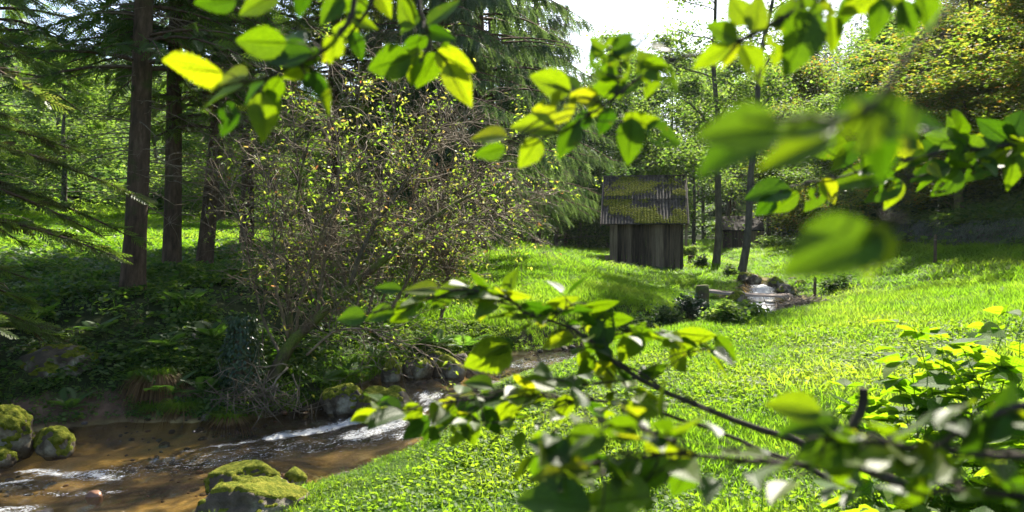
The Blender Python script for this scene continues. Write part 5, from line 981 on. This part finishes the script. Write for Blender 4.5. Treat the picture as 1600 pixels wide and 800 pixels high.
branch('lower branch whose leaf tips hang over the small cascade', 1.62, [[(1330, 760, -.1, 5), (1160, 690, 0, 4), (1010, 640, 0, 3.2), (880, 622, 0, 2.5), (760, 620, 0, 1.8), (650, 640, 0, 1.4), (585, 645, 0, 1)], [(900, 625, 0, 2), (800, 660, -.05, 1.3), (735, 655, -.05, 1)]], [
    (570, 652, 205, 50, 10, 20, 2, 0), (600, 640, 175, 56, 20, -55, 1, 0), (640, 645, 200, 46, 10, 5, 3, 0), (650, 672, 220, 56, 8, 5, 0, 0), (682, 668, 200, 44, 20, -50, 4, .02), (700, 650, 240, 40, 10, 10, 5, 0), (672, 686, 250, 44, 8, 0, 8, 0), (712, 676, 245, 50, 8, 10, 7, 0), (738, 672, 280, 52, 8, 0, 6, 0), (728, 640, 200, 54, 20, -50, 2, .02), (760, 624, 182, 64, 20, -60, 3, 0), (745, 600, 170, 50, 20, -55, 1, 0), (790, 640, 230, 62, 8, 10, 5, 0), (815, 618, 190, 60, 20, -50, 4, 0), (770, 658, 300, 56, 10, 10, 0, -.03), (840, 600, 170, 56, 20, -55, 6, 0), (882, 640, 260, 52, 8, 10, 2, 0)], [(0, .3, .95, 44, 60), (1, .1, 1, 14, 56)])
branch('dark leaves of a nearer branch along the bottom edge of the picture', .95, [[(1500, 760, -.05, 4), (1350, 735, 0, 3.5), (1200, 722, 0, 3), (1050, 715, 0, 2.4), (940, 722, 0, 1.7), (840, 760, 0, 1)], [(1080, 716, 0, 3), (1000, 670, 0, 2), (900, 660, .02, 1.4), (830, 690, .03, 1)], [(1340, 735, 0, 5), (1325, 690, 0, 5.5), (1345, 640, 0, 6), (1352, 608, 0, 6)]], [
    (965, 668, 190, 62, 10, 10, 3, 0), (905, 700, 200, 92, 15, -40, 1, 0), (855, 705, 160, 74, 20, -50, 2, 0), (870, 740, 190, 100, 15, -55, 5, 0), (1010, 740, 200, 90, 20, -50, 4, 0), (1055, 700, 330, 105, 20, -50, 0, 0), (1020, 718, 340, 92, 25, -55, 6, .03), (955, 780, 190, 120, 20, -60, 3, -.05), (860, 790, 180, 120, 20, -55, 2, -.05), (1080, 660, 10, 70, 20, -50, 5, 0)], [(0, .15, 1, 40, 92), (1, .1, 1, 18, 86)])
branch('close blurred branch with pale stems and leaves in the lower right corner', .72, [[(1720, 720, 0, 4), (1560, 712, 0, 3.4), (1420, 700, 0, 3), (1330, 690, 0, 2.2), (1240, 682, 0, 1.3)], [(1700, 610, 0, 5), (1560, 650, 0, 4), (1480, 690, 0, 3), (1400, 740, 0, 2)], [(1700, 790, 0, 5), (1560, 770, 0, 3.5), (1420, 770, 0, 2)]], [
    (1238, 640, 175, 84, 10, -20, 2, 0), (1265, 670, 190, 90, 20, -50, 1, 0), (1290, 700, 200, 100, 15, -30, 3, 0), (1430, 665, 15, 90, 25, -60, 4, 0), (1530, 670, 40, 100, 10, -20, 5, 0), (1565, 640, 60, 105, 10, 10, 0, 0), (1420, 770, 240, 70, 10, 10, 8, 0), (1575, 770, 200, 90, 5, 10, 2, 0), (1370, 722, 190, 90, 25, -60, 6, 0)], [(0, .2, 1, 26, 100), (1, .2, 1, 16, 95), (2, .2, 1, 12, 95)])
# ------------------------------------------------------------------ broad leaved bramble plants on the right
BL = [leaf_mesh(760+k, wid=.44, mat='bramble', heart=.35, serr=.06, rows=18) for k in range(4)]
def bramble(px, py, d_, hgt, label, seed, n=32, L=.165):
    r = np.random.default_rng(seed); x, y = (px-800)/FPX*d_, d_; p = np.array([x, y, tz(x, y)]); hgt = hgt*1.28; e = empty('bramble_plant', p, label, 'plant', 'broad leaved plants on the right')
    for s in range(r.integers(4, 6)):
        a = r.uniform(0, 6.28); le = r.uniform(.1, .45)*hgt; t = np.linspace(0, 1, 8); h = hgt*r.uniform(.75, 1.05); P = np.c_[np.cos(a)*le*t**1.6, np.sin(a)*le*t**1.6, h*t*(1-.12*t)]; m_ = MB(); tube(m_, P+p, np.linspace(.006, .002, 8), 5); 
        for k in range(n//4):
            u = .3+.7*(k+.6)/(n//4); c = np.array([np.interp(u, t, P[:, j]) for j in range(3)]); az = a+k*2.4+r.normal()*.4; pl = r.uniform(.05, .16); q = c+np.array([math.cos(az)*pl, math.sin(az)*pl, .03]); tube(m_, np.array([c, (c+q)/2+[0, 0, .012], q])+p, [.002, .0016, .0012], 4)
            for b in ((0,) if r.random() < .35 else (-1.0, 0, 1.0)):
                ax = np.array([math.cos(az+b), math.sin(az+b), r.normal()*.2-.12]); put('leaf', BL[r.integers(0, 4)], e, leaf_matrix(q+ax*.012, ax, np.array([r.normal()*.35+.1, r.normal()*.4+.4, 1.0]), r.normal()*.15, L*r.uniform(.65, 1.1)*(1 if b == 0 else .85)))
        m_.build('stem', M['shade_herb'], e)
for i, (px, py, d_, h, l) in enumerate([(1485, 0, 4.4, 1.12, 'tallest broad leaved plant, rising above the others before the shaded slope'), (1440, 0, 4.5, .9, 'broad leaved plant at the left side of the tallest one'), (1535, 0, 4.5, 1.0, 'broad leaved plant at the right side of the tallest one'), (1590, 0, 4.0, .95, 'broad leaved plant at the right edge above the blurred leaves'), (1470, 0, 3.7, .66, 'lower broad leaved plant in front of the tallest one'), (1540, 0, 3.5, .66, 'broad leaved plant in the lower group, toward the right edge'), (1420, 0, 3.5, .55, 'broad leaved plant at the left end of the lower group'), (1480, 0, 3.1, .52, 'front plant of the lower broad leaved group'), (1405, 0, 4.9, .62, 'small broad leaved plant at the border of the sunlit grass'), (1630, 0, 3.4, .8, 'broad leaved plant cut by the right edge of the picture')]):
    bramble(px, py, d_, h, l, 800+i)
cover('tall_meadow_grass', 900, (18, 42, 3.4, 11), 1.0, lambda x, y, dd, d, z: (x > 1.8+.12*y)*np.clip(.45+1.2*fbm(x, y, o=2, s=95), 0, 1), tall, .62, 1.0)
